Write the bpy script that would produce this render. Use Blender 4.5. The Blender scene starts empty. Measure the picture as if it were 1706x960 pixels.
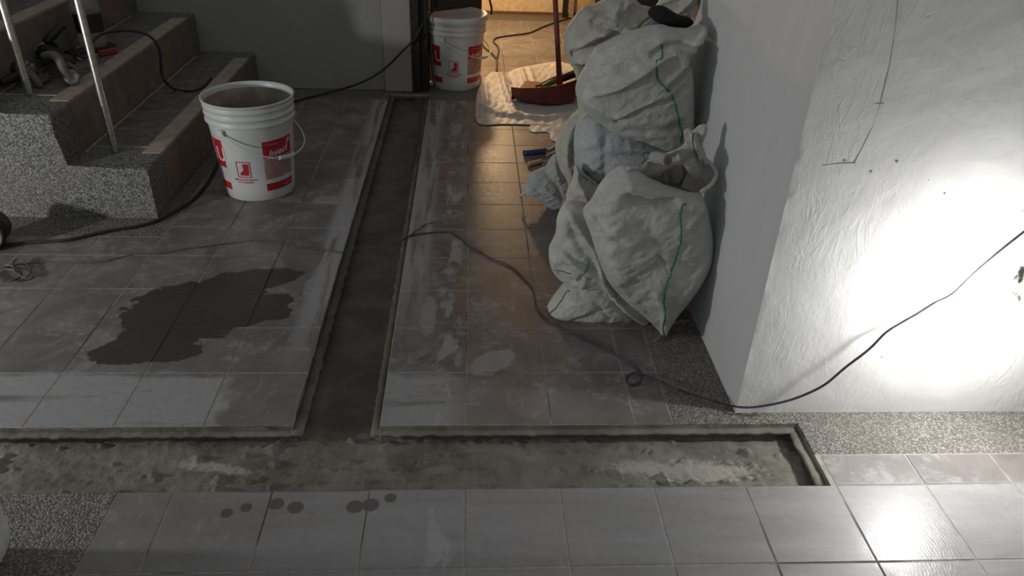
import bpy, bmesh, math, random
import numpy as np
from mathutils import Vector, Matrix, noise

random.seed(7)
COL = bpy.context.scene.collection
SC = bpy.context.scene

# ------------------------------------------------------------------ camera
FPX = 1279.57
PITCH, YAW, ROLL = 0.547872557, 0.0654167866, 0.0387330964
CAMP = np.array([0.00550759, -0.961218734, 1.20760045])
FW = np.array([math.sin(YAW)*math.cos(PITCH), math.cos(YAW)*math.cos(PITCH), -math.sin(PITCH)])
_r0 = np.array([math.cos(YAW), -math.sin(YAW), 0.0]); _u0 = np.cross(_r0, FW)
RT = _r0*math.cos(ROLL) + _u0*math.sin(ROLL); UP = np.cross(RT, FW)
cd = bpy.data.cameras.new('camera'); cam = bpy.data.objects.new('camera', cd); COL.objects.link(cam)
cam.matrix_world = Matrix(((RT[0], UP[0], -FW[0], CAMP[0]), (RT[1], UP[1], -FW[1], CAMP[1]),
                           (RT[2], UP[2], -FW[2], CAMP[2]), (0, 0, 0, 1)))
cd.sensor_width = 36.0; cd.lens = FPX*36.0/1706.0; cd.clip_start = 0.02
SC.camera = cam

# ------------------------------------------------------------------ world, lights, exposure
SC.view_settings.view_transform = 'Standard'; SC.view_settings.look = 'None'
SC.view_settings.gamma = 1.0; SC.view_settings.use_curve_mapping = False
SC.view_settings.exposure = 0.22
w = bpy.data.worlds.new('world'); SC.world = w; w.use_nodes = True
w.node_tree.nodes['Background'].inputs[0].default_value = (0.77, 0.80, 0.83, 1)
w.node_tree.nodes['Background'].inputs[1].default_value = 0.24

def light(name, kind, loc, energy, color, size=0.05, look=None, shape='DISK'):
    l = bpy.data.lights.new(name, kind); l.energy = energy; l.color = color
    if kind == 'AREA': l.size = size; l.shape = shape
    else: l.shadow_soft_size = size
    o = bpy.data.objects.new(name, l); COL.objects.link(o); o.location = loc
    if look is not None:
        o.rotation_euler = (Vector(look)-Vector(loc)).to_track_quat('-Z', 'Y').to_euler()
    return o
LAMP_POWER = 5.2                    # LED bulb of the work lamp by the right wall (built further down)
light('lamp_left', 'POINT', (-2.5, 0.10, 0.50), 60, (1.0, 0.995, 0.975), 0.05)   # second work lamp, low beside the stairs
light('lamp_back_room', 'POINT', (0.035, 4.0, 0.80), 40, (1.0, 0.66, 0.36), 0.06)

# ------------------------------------------------------------------ projection helpers (pixel -> point on a real plane)
def ray(x, y): return FW + RT*(x-853)/FPX - UP*(y-480)/FPX
def Z(x, y, z=0.0): d = ray(x, y); return CAMP + d*(z-CAMP[2])/d[2]
def Yp(x, y, v): d = ray(x, y); return CAMP + d*(v-CAMP[1])/d[1]
def Xp(x, y, v): d = ray(x, y); return CAMP + d*(v-CAMP[0])/d[0]

# ------------------------------------------------------------------ object helpers
def tag(o, label=None, cat=None, group=None, kind=None):
    if label: o['label'] = label
    if cat: o['category'] = cat
    if group: o['group'] = group
    if kind: o['kind'] = kind
    return o
def link(name, me, mat=None, parent=None, smooth=False):
    o = bpy.data.objects.new(name, me); COL.objects.link(o)
    if mat is not None and not me.materials: me.materials.append(mat)
    if parent is not None: o.parent = parent
    if smooth: me.shade_smooth()
    return o
def obj(name, bm, mat=None, parent=None, smooth=False):
    bmesh.ops.recalc_face_normals(bm, faces=bm.faces)
    me = bpy.data.meshes.new(name); bm.to_mesh(me); bm.free()
    return link(name, me, mat, parent, smooth)
def pyobj(name, vs, fs, mat=None, parent=None, smooth=False):
    me = bpy.data.meshes.new(name); me.from_pydata([tuple(map(float, v)) for v in vs], [], fs); me.update()
    return link(name, me, mat, parent, smooth)
def empty(name, loc=(0, 0, 0)):
    o = bpy.data.objects.new(name, None); COL.objects.link(o); o.location = loc; o.empty_display_size = .05
    return o
def box(bm, x0, x1, y0, y1, z0, z1, bev=0.0, seg=1):
    r = bmesh.ops.create_cube(bm, size=1)
    for v in r['verts']:
        v.co = Vector(((x0+x1)/2+v.co.x*(x1-x0), (y0+y1)/2+v.co.y*(y1-y0), (z0+z1)/2+v.co.z*(z1-z0)))
    if bev > 0:
        es = list({e for v in r['verts'] for e in v.link_edges})
        bmesh.ops.bevel(bm, geom=es, offset=bev, segments=seg, affect='EDGES', profile=.5)
    return bm
def nbox(*a, **k): return box(bmesh.new(), *a, **k)
def frame_of(d):
    d = Vector(d).normalized(); a = Vector((0, 0, 1)) if abs(d.z) < .9 else Vector((1, 0, 0))
    u = d.cross(a).normalized(); return d, u, d.cross(u).normalized()
def lathe(bm, prof, base=(0, 0, 0), axis=(0, 0, 1), n=32, cap=True):
    """prof: list of (radius, height along axis)"""
    d, u, v = frame_of(axis); b = Vector(base); rings = []
    for r, h in prof:
        rings.append([bm.verts.new(b+d*h+(u*math.cos(2*math.pi*i/n)+v*math.sin(2*math.pi*i/n))*max(r, 1e-5)) for i in range(n)])
    for a, c in zip(rings, rings[1:]):
        for i in range(n): bm.faces.new((a[i], a[(i+1) % n], c[(i+1) % n], c[i]))
    if cap: bm.faces.new(rings[0][::-1]); bm.faces.new(rings[-1])
    return bm
def catmull(P, k=6):
    P = [Vector(p) for p in P]
    if len(P) < 3: return P
    Q = [P[0]*2-P[1]]+P+[P[-1]*2-P[-2]]; out = []
    for i in range(1, len(Q)-2):
        a, b, c, d = Q[i-1:i+3]
        for j in range(k):
            t = j/k
            out.append(.5*((2*b)+(c-a)*t+(2*a-5*b+4*c-d)*t*t+(3*b-a-3*c+d)*t**3))
    out.append(P[-1]); return out
def tube(bm, P, r, n=8, k=6, taper=None):
    pts = catmull(P, k); prev = None; u = None; m = len(pts)
    for i, p in enumerate(pts):
        t = (pts[min(i+1, m-1)]-pts[max(i-1, 0)])
        if t.length < 1e-9: continue
        t.normalize()
        if u is None: _, u, _ = frame_of(t)
        u = (u-t*u.dot(t)).normalized(); v = t.cross(u)
        rr = r if taper is None else r*(1+(taper-1)*i/(m-1))
        ring = [bm.verts.new(p+(u*math.cos(2*math.pi*j/n)+v*math.sin(2*math.pi*j/n))*rr) for j in range(n)]
        if prev:
            for j in range(n): bm.faces.new((prev[j], prev[(j+1) % n], ring[(j+1) % n], ring[j]))
        else: bm.faces.new(ring[::-1])
        prev = ring
    bm.faces.new(prev); return bm

# ------------------------------------------------------------------ shader mini language
class NT:
    def __init__(s, name):
        s.m = bpy.data.materials.new(name); s.m.use_nodes = True; s.t = s.m.node_tree
        s.b = s.t.nodes['Principled BSDF']
        s.geo = s.t.nodes.new('ShaderNodeNewGeometry'); s.P = s.geo.outputs['Position']
        s._xyz = None
    def set(s, node, i, v):
        inp = node.inputs[i]
        if isinstance(v, bpy.types.NodeSocket): s.t.links.new(v, inp)
        elif isinstance(v, (tuple, list)) and len(v) == 3 and inp.type == 'RGBA': inp.default_value = (*v, 1)
        else: inp.default_value = v
    def M(s, op, a, b=0.0, c=0.0, clamp=False):
        n = s.t.nodes.new('ShaderNodeMath'); n.operation = op; n.use_clamp = clamp
        s.set(n, 0, a); s.set(n, 1, b); s.set(n, 2, c); return n.outputs[0]
    def xyz(s):
        if s._xyz is None:
            n = s.t.nodes.new('ShaderNodeSeparateXYZ'); s.t.links.new(s.P, n.inputs[0]); s._xyz = n.outputs
        return s._xyz
    def map(s, scale=(1, 1, 1), rot=(0, 0, 0), loc=(0, 0, 0), vec=None):
        n = s.t.nodes.new('ShaderNodeMapping'); s.set(n, 0, vec or s.P)
        n.inputs[1].default_value = loc; n.inputs[2].default_value = rot; n.inputs[3].default_value = scale
        return n.outputs[0]
    def noise(s, scale, detail=4, rough=.55, dist=0, vec=None):
        n = s.t.nodes.new('ShaderNodeTexNoise'); s.set(n, 'Vector', vec or s.P)
        n.inputs['Scale'].default_value = scale; n.inputs['Detail'].default_value = detail
        n.inputs['Roughness'].default_value = rough; n.inputs['Distortion'].default_value = dist
        return n.outputs[0]
    def vor(s, scale, out=0, feature='F1', vec=None):
        n = s.t.nodes.new('ShaderNodeTexVoronoi'); n.feature = feature; s.set(n, 'Vector', vec or s.P)
        n.inputs['Scale'].default_value = scale; return n.outputs[out]
    def wave(s, scale, vec=None, dist=0, direction='X'):
        n = s.t.nodes.new('ShaderNodeTexWave'); n.bands_direction = direction; s.set(n, 'Vector', vec or s.P)
        n.inputs['Scale'].default_value = scale; n.inputs['Distortion'].default_value = dist; return n.outputs[1]
    def ss(s, v, a, b, lo=0.0, hi=1.0):
        n = s.t.nodes.new('ShaderNodeMapRange'); n.interpolation_type = 'SMOOTHSTEP'
        s.set(n, 0, v); s.set(n, 1, a); s.set(n, 2, b); s.set(n, 3, lo); s.set(n, 4, hi); return n.outputs[0]
    def mix(s, f, a, b, mode='MIX'):
        n = s.t.nodes.new('ShaderNodeMix'); n.data_type = 'RGBA'; n.blend_type = mode
        s.set(n, 0, f); s.set(n, 6, a); s.set(n, 7, b); return n.outputs[2]
    def bump(s, h, dist=.002, strength=1.0, normal=None):
        n = s.t.nodes.new('ShaderNodeBump'); n.inputs['Strength'].default_value = strength
        n.inputs['Distance'].default_value = dist; s.set(n, 'Height', h)
        if normal: s.t.links.new(normal, n.inputs['Normal'])
        return n.outputs[0]
    def blob(s, cx, cy, rx, ry, ang=0.0):
        """soft ellipse on the floor: 1 at its centre, 0 beyond its edge"""
        x, y = s.xyz()[0], s.xyz()[1]
        dx = s.M('SUBTRACT', x, cx); dy = s.M('SUBTRACT', y, cy); c, n = math.cos(ang), math.sin(ang)
        a = s.M('ADD', s.M('MULTIPLY', dx, c/rx), s.M('MULTIPLY', dy, n/rx))
        b = s.M('ADD', s.M('MULTIPLY', dx, -n/ry), s.M('MULTIPLY', dy, c/ry))
        return s.M('SUBTRACT', 1.0, s.M('SQRT', s.M('ADD', s.M('MULTIPLY', a, a), s.M('MULTIPLY', b, b))))
    def band(s, v, a0, a1, b0, b1):
        return s.M('MULTIPLY', s.ss(v, a0, a1), s.ss(v, b0, b1, 1.0, 0.0))
    def mx(s, *v):
        r = v[0]
        for q in v[1:]: r = s.M('MAXIMUM', r, q)
        return r
    def done(s, col, rough=.6, normal=None, metal=0.0, spec=.5):
        s.set(s.b, 'Base Color', col); s.set(s.b, 'Roughness', rough); s.set(s.b, 'Metallic', metal)
        s.set(s.b, 'Specular IOR Level', spec)
        if normal: s.t.links.new(normal, s.b.inputs['Normal'])
        return s.m
def simple(name, col, rough=.5, metal=0.0, var=.12, scale=40, bump=.0006, spec=.5):
    n = NT(name); f = n.noise(scale, 4)
    c = n.mix(n.ss(f, .3, .7), tuple(v*(1-var) for v in col), tuple(min(1, v*(1+var)) for v in col))
    return n.done(c, rough, n.bump(f, bump), metal, spec)

def wet_mask(n):
    d = n.M('MULTIPLY', n.M('SUBTRACT', n.noise(13, 5, .6), .5), 1.15)
    m = n.mx(n.blob(-.80, .86, .17, .20, .3), n.blob(-.70, .98, .12, .12), n.blob(-.62, 1.06, .12, .065, .1),
             n.blob(-.83, .70, .16, .07), n.blob(-.62, .86, .15, .055, .2), n.blob(-.56, .93, .06, .05))
    return n.ss(n.M('ADD', m, d), .05, .12)

def make_tile_mat(name, warm=False):
    n = NT(name); x, y, z = n.xyz()
    oi = n.t.nodes.new('ShaderNodeObjectInfo'); rnd = oi.outputs['Random']
    cloud = n.noise(7, 6, .62, .6); fine = n.noise(60, 5, .6)
    base = n.mix(n.ss(cloud, .35, .68), (.125, .110, .100), (.185, .168, .157))
    base = n.mix(n.M('MULTIPLY', rnd, .30), base, (.16, .145, .135))
    # dried grout haze wiped over the tiles: blotches, streaks and sweeps of their own shape
    sx = n.noise(5.5, 5, .62, .5, n.map((.35, 2.6, 1), (0, 0, .12)))
    sy = n.noise(6.5, 5, .62, .4, n.map((3.4, .32, 1)))
    blot = n.noise(9, 8, .68, .9)
    yw = n.M('ADD', y, n.M('MULTIPLY', n.M('SUBTRACT', n.noise(9, 5, .6, .3, n.map((.5, 1.4, 1))), .5), .10)); xw = n.M('ADD', x, n.M('MULTIPLY', n.M('SUBTRACT', n.noise(6, 4, .6), .5), .30))
    front = n.band(yw, .30, .31, .575, .605)                       # front row of the terraces
    left = n.ss(xw, -.60, -.56, 1, .12)
    rightbit = n.M('MULTIPLY', n.band(x, -.22, -.2, -.06, .03), .8)
    sweep = n.M('MULTIPLY', front, n.M('MULTIPLY', n.mx(left, rightbit), n.ss(sx, .34, .47)))
    rim_l = n.M('MULTIPLY', n.band(x, -.49, -.45, -.40, -.39), n.M('MULTIPLY', n.ss(sy, .36, .50), n.ss(y, .5, 1.0)))
    rim_r = n.M('MULTIPLY', n.band(x, -.21, -.20, -.14, -.10), n.M('MULTIPLY', n.ss(sy, .38, .52), n.ss(y, .62, 1.2)))
    rim_m = n.M('MULTIPLY', n.band(x, -.09, -.07, -.03, 0.0), n.ss(n.noise(14, 5, .6, .3, n.map((1, .4, 1))), .5, .58))
    gen = n.M('MULTIPLY', n.ss(blot, .47, .62), n.ss(n.noise(45, 6, .75), .38, .62, .12, .72))
    near = n.M('MULTIPLY', n.ss(y, .21, .2, 0, 1), n.ss(sx, .2, .7, .35, .85))   # grey haze film before the trench, its strength partly standing in for lamplight
    near = n.M('MULTIPLY', near, n.ss(x, -.65, -.1, .45, 1.0))
    blobs = n.M('MULTIPLY', n.ss(n.M('ADD', n.mx(n.blob(-.45, 1.02, .045, .11), n.blob(-.42, 1.40, .05, .10), n.blob(-.50, 1.62, .09, .05),
                n.blob(.06, .64, .10, .05, .6), n.blob(-.11, .86, .03, .13)), n.M('MULTIPLY', n.M('SUBTRACT', blot, .5), 1.3)), .1, .3), .75)
    haze = n.M('MINIMUM', n.mx(sweep, rim_l, rim_r, rim_m, gen, near, blobs), 1.0)
    haze = n.M('MULTIPLY', haze, n.ss(fine, .2, .7, .72, 1.0))
    wet = wet_mask(n)
    drops = n.mx(*[n.ss(n.M('ADD', n.blob(a, b, r, r), n.M('MULTIPLY', n.M('SUBTRACT', cloud, .5), .5)), 0, .15) for a, b, r in
                   ((-.478, .142, .013), (-.443, .156, .013), (-.345, .155, .018), (-.385, .165, .018), (-.225, .155, .018), (-.193, .160, .018), (-.155, .178, .014))])
    wet = n.mx(wet, n.M('MULTIPLY', drops, .72))
    col = n.mix(haze, base, (.31, .31, .318))
    col = n.mix(n.M('MULTIPLY', n.ss(n.vor(38, 0), .06, .0), .6), col, (.05, .045, .04))
    col = n.mix(n.M('MULTIPLY', wet, .93), col, (.037, .034, .028))
    rough = n.M('ADD', n.M('MULTIPLY', haze, .10), n.M('ADD', .26, n.M('MULTIPLY', fine, .22)))
    rg = n.M('SUBTRACT', 1.0, n.blob(.70, .02, 1, 1)); arcs = n.M('ADD', n.M('SINE', n.M('MULTIPLY', n.M('ADD', rg, n.M('MULTIPLY', fine, .02)), 900)), n.M('MULTIPLY', n.noise(40, 5, .7, 0, n.map((.4, 1.6, 1))), 2))
    swirl = n.ss(n.M('ADD', n.blob(.91, .10, .13, .20, -.25), n.M('MULTIPLY', n.M('SUBTRACT', cloud, .5), .5)), .0, .25)
    rough = n.M('SUBTRACT', rough, n.M('MULTIPLY', swirl, .10))
    h = n.M('ADD', n.M('MULTIPLY', fine, .5), n.M('MULTIPLY', n.M('MULTIPLY', arcs, swirl), .07))
    return n.done(col, rough, n.bump(h, .0007), spec=.45)

def make_concrete(name, dark, lite, bump=.004, patch=False, rough=.85):
    n = NT(name); x, y, z = n.xyz()
    a = n.noise(9, 6, .62, .4); b = n.noise(70, 6, .7); v = n.noise(150, 3)
    c = n.mix(n.ss(a, .32, .7), dark, lite)
    c = n.mix(n.ss(b, .55, .75, 0, .4), c, tuple(q*1.4 for q in lite))
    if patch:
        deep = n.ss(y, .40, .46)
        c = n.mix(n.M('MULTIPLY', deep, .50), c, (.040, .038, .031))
        p = n.mx(n.blob(.52, .285, .20, .05, .0), n.blob(.40, .30, .10, .03), n.blob(-.55, .31, .14, .02, -.15))
        p = n.ss(n.M('ADD', p, n.M('MULTIPLY', n.M('SUBTRACT', b, .5), 2.2)), .15, .6)
        c = n.mix(n.M('MULTIPLY', p, .75), c, (.40, .375, .33))
    h = n.M('ADD', n.M('MULTIPLY', a, .5), n.M('ADD', n.M('MULTIPLY', b, .6), n.M('MULTIPLY', v, .2)))
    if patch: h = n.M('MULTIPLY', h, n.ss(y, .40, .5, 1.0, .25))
    return n.done(c, rough, n.bump(h, bump), spec=.25)

def make_terrazzo(name, scale=230, tint=(1, 1, 1), bump=.0012, lo=.05, hi=.42):
    n = NT(name)
    d = n.noise(30, 2)
    wv = n.t.nodes.new('ShaderNodeVectorMath'); wv.operation = 'ADD'
    c = n.vor(scale, 1); g = n.t.nodes.new('ShaderNodeSeparateColor'); n.t.links.new(c, g.inputs[0])
    r = g.outputs[0]
    f = n.ss(r, .08, .95)
    edge = n.vor(scale, 0)
    t = tint
    col = n.mix(f, (lo*t[0], lo*t[1], lo*t[2]), (hi*t[0], hi*t[1], hi*t[2]))
    col = n.mix(n.ss(edge, .38, .62, 0, .75), col, (.10*t[0], .10*t[1], .09*t[2]))
    big = n.noise(5, 4)
    col = n.mix(n.ss(big, .35, .7, .35, .0), col, (.16*t[0], .15*t[1], .13*t[2]))
    h = n.M('SUBTRACT', 1.0, edge)
    return n.done(col, .7, n.bump(h, bump), spec=.3)

def make_plaster(name, col, bump=.004, scale=1.0, rough=.75):
    n = NT(name)
    a = n.M('ADD', n.noise(26*scale, 6, .6, .4), n.M('MULTIPLY', n.noise(75*scale, 4, .6, .3, n.map((1, 1, .45), (0, .25, 0))), .45)); b = n.noise(5*scale, 5, .6, .8, n.map((1, 1, .55)))
    streak = n.noise(18*scale, 4, .6, .6, n.map((1, 1, .35), (0, .35, 0)))
    ridge = n.ss(n.M('ABSOLUTE', n.M('SUBTRACT', streak, .5)), .0, .05, 1.0, 0.0)
    mask = n.ss(b, .47, .6)
    h = n.M('ADD', n.M('MULTIPLY', a, .55), n.M('MULTIPLY', n.M('MULTIPLY', ridge, mask), .13))
    h = n.M('ADD', h, n.M('MULTIPLY', n.ss(n.vor(11*scale, 0), .035, .0), -1.3))
    c = n.mix(n.ss(b, .3, .75), tuple(v*.93 for v in col), col)
    c = n.mix(n.ss(n.noise(3, 5, .7), .55, .75, 0, .25), c, tuple(v*q for v, q in zip(col, (.85, .8, .74))))
    return n.done(c, rough, n.bump(h, bump), spec=.2)

def make_sack(name, col=(.60, .60, .575)):
    n = NT(name)
    u = n.map((1, .4, 1), (0, .12, 0))
    w1 = n.wave(115, u, .6, 'X'); w2 = n.wave(115, u, .6, 'Z')
    a = n.noise(9, 6, .65, .6); st = n.noise(42, 6, .7, .5, n.map((1, 1, .35), (0, .5, 0)))
    wk = n.noise(22, 5, .6, 1.2)
    dirt = n.ss(n.noise(3.2, 6, .65), .5, .75)
    c = n.mix(n.ss(a, .3, .7), tuple(v*.86 for v in col), tuple(min(1, v*1.1) for v in col))
    c = n.mix(n.M('MULTIPLY', dirt, .35), c, (.26, .245, .21))
    c = n.mix(n.M('MULTIPLY', n.ss(n.noise(120, 3, .6), .4, .7), .22), c, tuple(v*.6 for v in col))
    c = n.mix(n.ss(n.vor(15, 0), .045, .02, 0, .7), c, (.10, .09, .07))
    h = n.M('ADD', n.M('MULTIPLY', n.M('ADD', w1, w2), .10), n.M('ADD', n.M('MULTIPLY', st, 1.2), n.M('MULTIPLY', wk, 1.0)))
    m = n.done(c, .62, n.bump(h, .0070), spec=.3)
    return m

TILE = make_tile_mat('grey_porcelain_tile')
GROUT = None
def make_grout():
    n = NT('grout'); a = n.noise(30, 5, .65); x, y, z = n.xyz()
    c = n.mix(n.ss(a, .3, .7), (.24, .225, .195), (.36, .34, .31))
    c = n.mix(n.ss(n.noise(2.2, 3), .52, .60, 0, .8), c, (.075, .07, .06))
    c = n.mix(n.M('MULTIPLY', wet_mask(n), .9), c, (.02, .018, .015))
    return n.done(c, .9, n.bump(a, .001), spec=.2)
GROUT = make_grout()
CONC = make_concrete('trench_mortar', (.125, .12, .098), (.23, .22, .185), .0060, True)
SUBC = make_concrete('dark_mortar', (.06, .057, .05), (.11, .105, .09))
TERR = make_terrazzo('stair_terrazzo', 210, (1, 1, .98), .0010, .035, .33)
PEB = make_terrazzo('pebble_wash', 250, (1, .955, .87), .0040, .13, .42)
PEBD = make_terrazzo('dark_pebble_wash', 230, (1, .96, .86), .0020, .05, .28)
TREAD = simple('stair_tread_tile', (.13, .122, .118), .55, 0, .3, 30)
NOSE = simple('beige_nosing', (.36, .30, .235), .7, 0, .15, 25)
RISER = simple('brown_riser_tile', (.17, .132, .108), .6, 0, .2, 18)
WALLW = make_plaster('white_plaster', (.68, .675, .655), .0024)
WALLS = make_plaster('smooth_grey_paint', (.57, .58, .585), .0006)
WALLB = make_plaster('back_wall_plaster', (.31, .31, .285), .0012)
WALLY = simple('beige_room_wall', (.62, .50, .34), .7)
BLACK = simple('black_plastic', (.012, .012, .013), .45, 0, .3)
CABLE = simple('black_cable_rubber', (.014, .014, .016), .5, 0, .3, 200, .0002)
WIRE = simple('dark_grey_wire', (.075, .075, .080), .45, 0, .5, 60, .0002)
NAVY = simple('navy_flat_cable', (.040, .039, .062), .4, 0, .4, 60, .0002)
STEEL = simple('brushed_steel', (.62, .60, .55), .28, 1.0, .15, 60, .0002)
DKMET = simple('dark_metal', (.035, .034, .032), .5, .6, .3)
GRMET = simple('grey_cast_metal', (.20, .20, .19), .45, .5, .4, 90)
PAIL = None
def make_pail():
    n = NT('white_pail_plastic'); a = n.noise(8, 5); sp = n.vor(48, 0); sp2 = n.noise(90, 3)
    c = n.mix(n.ss(a, .35, .7), (.52, .54, .53), (.60, .61, .60))
    m = n.M('MULTIPLY', n.ss(sp, .10, .05), n.ss(sp2, .45, .55))
    c = n.mix(n.M('MULTIPLY', m, .8), c, (.12, .11, .10))
    c = n.mix(n.ss(n.noise(5, 6, .7), .56, .72, 0, .35), c, (.34, .32, .28))
    return n.done(c, .38, n.bump(sp2, .0004))
PAIL = make_pail()
PAILIN = simple('mortar_stained_inside', (.25, .21, .17), .8, 0, .3, 14)
RED = simple('red_print', (.40, .012, .016), .45, 0, .15)
PINK = simple('faded_pink_print', (.36, .22, .215), .55, 0, .25, 50)
PRINTW = simple('white_print', (.60, .58, .57), .5, 0, .05)
PRINTP = simple('faded_white_print', (.45, .20, .20), .5, 0, .05)
SACK = make_sack('woven_sack')
SACKB = make_sack('bluish_woven_sack', (.52, .55, .56))
SACKY = make_sack('yellowed_woven_sack', (.58, .57, .52))
SEAM = simple('green_stitching', (.035, .17, .105), .7, 0, .4, 150)
DPAN = simple('dark_red_plastic', (.16, .028, .028), .4, 0, .15)
GREEN = simple('green_plastic', (.05, .19, .04), .5)
ORANGE = simple('orange_plastic', (.33, .10, .05), .5)
BLUE = simple('blue_grip', (.012, .035, .12), .45)
WOOD = simple('pale_wood', (.42, .30, .17), .6, 0, .2, 20)
BROWN = simple('brown_wood', (.13, .07, .035), .5)
STONE = make_concrete('mortar_filled_core', (.14, .125, .10), (.25, .23, .19), .003)
PIPEM = simple('dusty_pvc', (.30, .29, .26), .6, 0, .2, 60)
REDT = simple('red_tool_plastic', (.22, .03, .015), .45)
def make_paper():
    n = NT('crumpled_plastic_sheet'); a = n.noise(14, 6, .6, .7); x, y, z = n.xyz()
    f = n.wave(7.5, n.map((1, 1, 1), (0, 0, .35)), 3.0)
    c = n.mix(n.ss(a, .3, .7), (.50, .49, .48), (.62, .60, .57))
    c = n.mix(n.ss(n.noise(30, 5, .7), .60, .7, 0, .5), c, (.28, .24, .19))
    return n.done(c, .5, n.bump(n.M('ADD', a, n.M('MULTIPLY', f, .3)), .004), spec=.4)
PAPER = make_paper()

# ------------------------------------------------------------------ floor: subfloor with a recessed T-shaped channel
floor = empty('floor'); tag(floor, kind='structure')
X_L, X_R, X_E, Y_N, Y_F, Y_C = -.40, -.20, .790, .20, .40, 2.90   # channel sides, trench end, trench near and far edges, channel far end
def slab(x0, x1, y0, y1, mat, name='subfloor', z0=-.12, z1=-.0009):
    return obj(name, nbox(x0, x1, y0, y1, z0, z1), mat, floor)
slab(-3.2, X_L, Y_F, Y_C, GROUT); slab(X_R, .65, Y_F, Y_C, GROUT)
slab(.65, 2.6, Y_F, Y_C, SUBC)
slab(-3.2, 2.6, Y_C, 5.4, GROUT); slab(X_E, 2.6, Y_N, Y_F, GROUT); slab(-3.2, 2.6, -2.0, Y_N, GROUT)

def rect_dist(x, y, x0, x1, y0, y1):
    dx = np.maximum(np.maximum(x0-x, x-x1), 0); dy = np.maximum(np.maximum(y0-y, y-y1), 0); return np.hypot(dx, dy)
def nz(x, y, s, seed=0.0, octs=3):
    flat = [noise.fractal((a*s+seed, b*s-seed, seed*.37), 1.0, 2.0, octs) for a, b in zip(x.ravel(), y.ravel())]
    return np.array(flat).reshape(x.shape)
def channel_piece(name, x0, x1, y0, y1, dx, dy):
    xs = np.arange(x0, x1+1e-6, dx); ys = np.arange(y0, y1+1e-6, dy); X, Y = np.meshgrid(xs, ys)
    d = np.minimum(rect_dist(X, Y, -9, X_L, Y_F, 9), rect_dist(X, Y, X_R, 9, Y_F, 9))
    d = np.minimum(d, rect_dist(X, Y, X_E, 9, -9, 9)); d = np.minimum(d, rect_dist(X, Y, -9, 9, Y_C, 9))
    w1 = nz(X, Y, 14, 1.3)*.0035; w2 = nz(X, Y, 55, 4.1)
    D = d+w1
    st = lambda a, b: np.clip((D-a)/(b-a), 0, 1)**1.3
    h = -.0015-.040*st(.0003, .0035)
    dn = np.clip((Y-Y_N)/.035, 0, 1); dn = dn*dn*(3-2*dn)              # mortar feathered up to the near tiles
    dn = np.where(X > X_E-.03, 1-(1-dn)*.5, dn)
    smooth = np.where(Y > Y_F+.02, .25, 1.0)
    trowel = nz(X*.5, Y*1.6, 22, 7.7)
    h = h+smooth*np.where(D > .004, w2*.0022+trowel*.0022, w2*.0008)
    lump = np.clip(nz(X, Y, 42, 9.9, 2)-.45, 0, 1)
    h = h+smooth*np.where(Y < .4, lump*.026, 0)*(D > .01)
    h = np.where(Y < .30, -.003+(h+.003)*dn, h); h = np.minimum(h, np.where(Y < .215, -.0012, 9))
    n, m = len(xs), len(ys)
    vs = np.stack([X, Y, h], -1).reshape(-1, 3)
    fs = [(j*n+i, j*n+i+1, (j+1)*n+i+1, (j+1)*n+i) for j in range(m-1) for i in range(n-1)]
    return pyobj(name, vs, fs, CONC, floor, True)
channel_piece('trench', -1.30, X_E, Y_N, Y_F, .0050, .0040)
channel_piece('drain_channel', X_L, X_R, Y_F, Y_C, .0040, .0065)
obj('trench', nbox(-3.2, -1.30, Y_N, Y_F, -.12, -.040), CONC, floor)
def lip(pts, wd, seed, z1=-.0115, th=.008):
    """rough mortar lip along a polyline; wd = width to its left"""
    L = [Vector((*p, 0)) for p in pts]; top = []; bm = bmesh.new()
    q = []
    for a, b in zip(L, L[1:]):
        m = max(1, int((b-a).length/.006)); q += [(a+(b-a)*i/m) for i in range(m)]
    q.append(L[-1]); rows_ = []
    cor = {i: p for i, p in enumerate(L)}
    for i, p in enumerate(q):
        t = (q[min(i+1, len(q)-1)]-q[max(i-1, 0)]).normalized(); nrm = Vector((-t.y, t.x, 0))
        w_ = wd*(1+.22*noise.fractal((p.x*30+seed, p.y*30, 0), 1, 2, 4)); dz = .0022*noise.fractal((p.x*40, p.y*40, seed), 1, 2, 3)
        a = p-nrm*.004; o = p+nrm*w_
        rows_.append([bm.verts.new((c.x, c.y, z)) for c, z in ((a, z1+dz*.5), (p+nrm*w_*.5, z1+dz), (p+nrm*w_*.9, z1+dz-.0005), (o, z1-.003+dz), (p+nrm*w_*.93, z1-th+dz), (a, z1-th))])
    for r0, r1 in zip(rows_, rows_[1:]):
        for k in range(6): bm.faces.new((r0[k], r0[(k+1) % 6], r1[(k+1) % 6], r1[k]))
    bm.faces.new(rows_[0]); bm.faces.new(rows_[-1][::-1])
    return obj('ledge', bm, LEDGE, floor, True)
LEDGE = make_concrete('ledge_mortar', (.125, .12, .095), (.22, .21, .172), .002, True)
lip([(-3.0, Y_F), (X_L-.001, Y_F)][::-1], .019, 1)
lip([(X_E-.001, Y_F), (X_R, Y_F)], .019, 2)
lip([(X_E, Y_N+.012), (X_E, Y_F-.019)], .024, 3)
lip([(X_L, Y_C-.02), (X_L, Y_F-.017)], .026, 4)
lip([(X_R, Y_F-.017), (X_R, Y_C-.02)], .020, 5)
lip([(X_R, Y_C), (X_L, Y_C)], .022, 6)
obj('trench_bed', nbox(-3.2, X_E, Y_N, Y_F, -.14, -.065), SUBC, floor)
obj('trench_bed', nbox(X_L, X_R, Y_F, Y_C, -.14, -.065), SUBC, floor)

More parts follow.
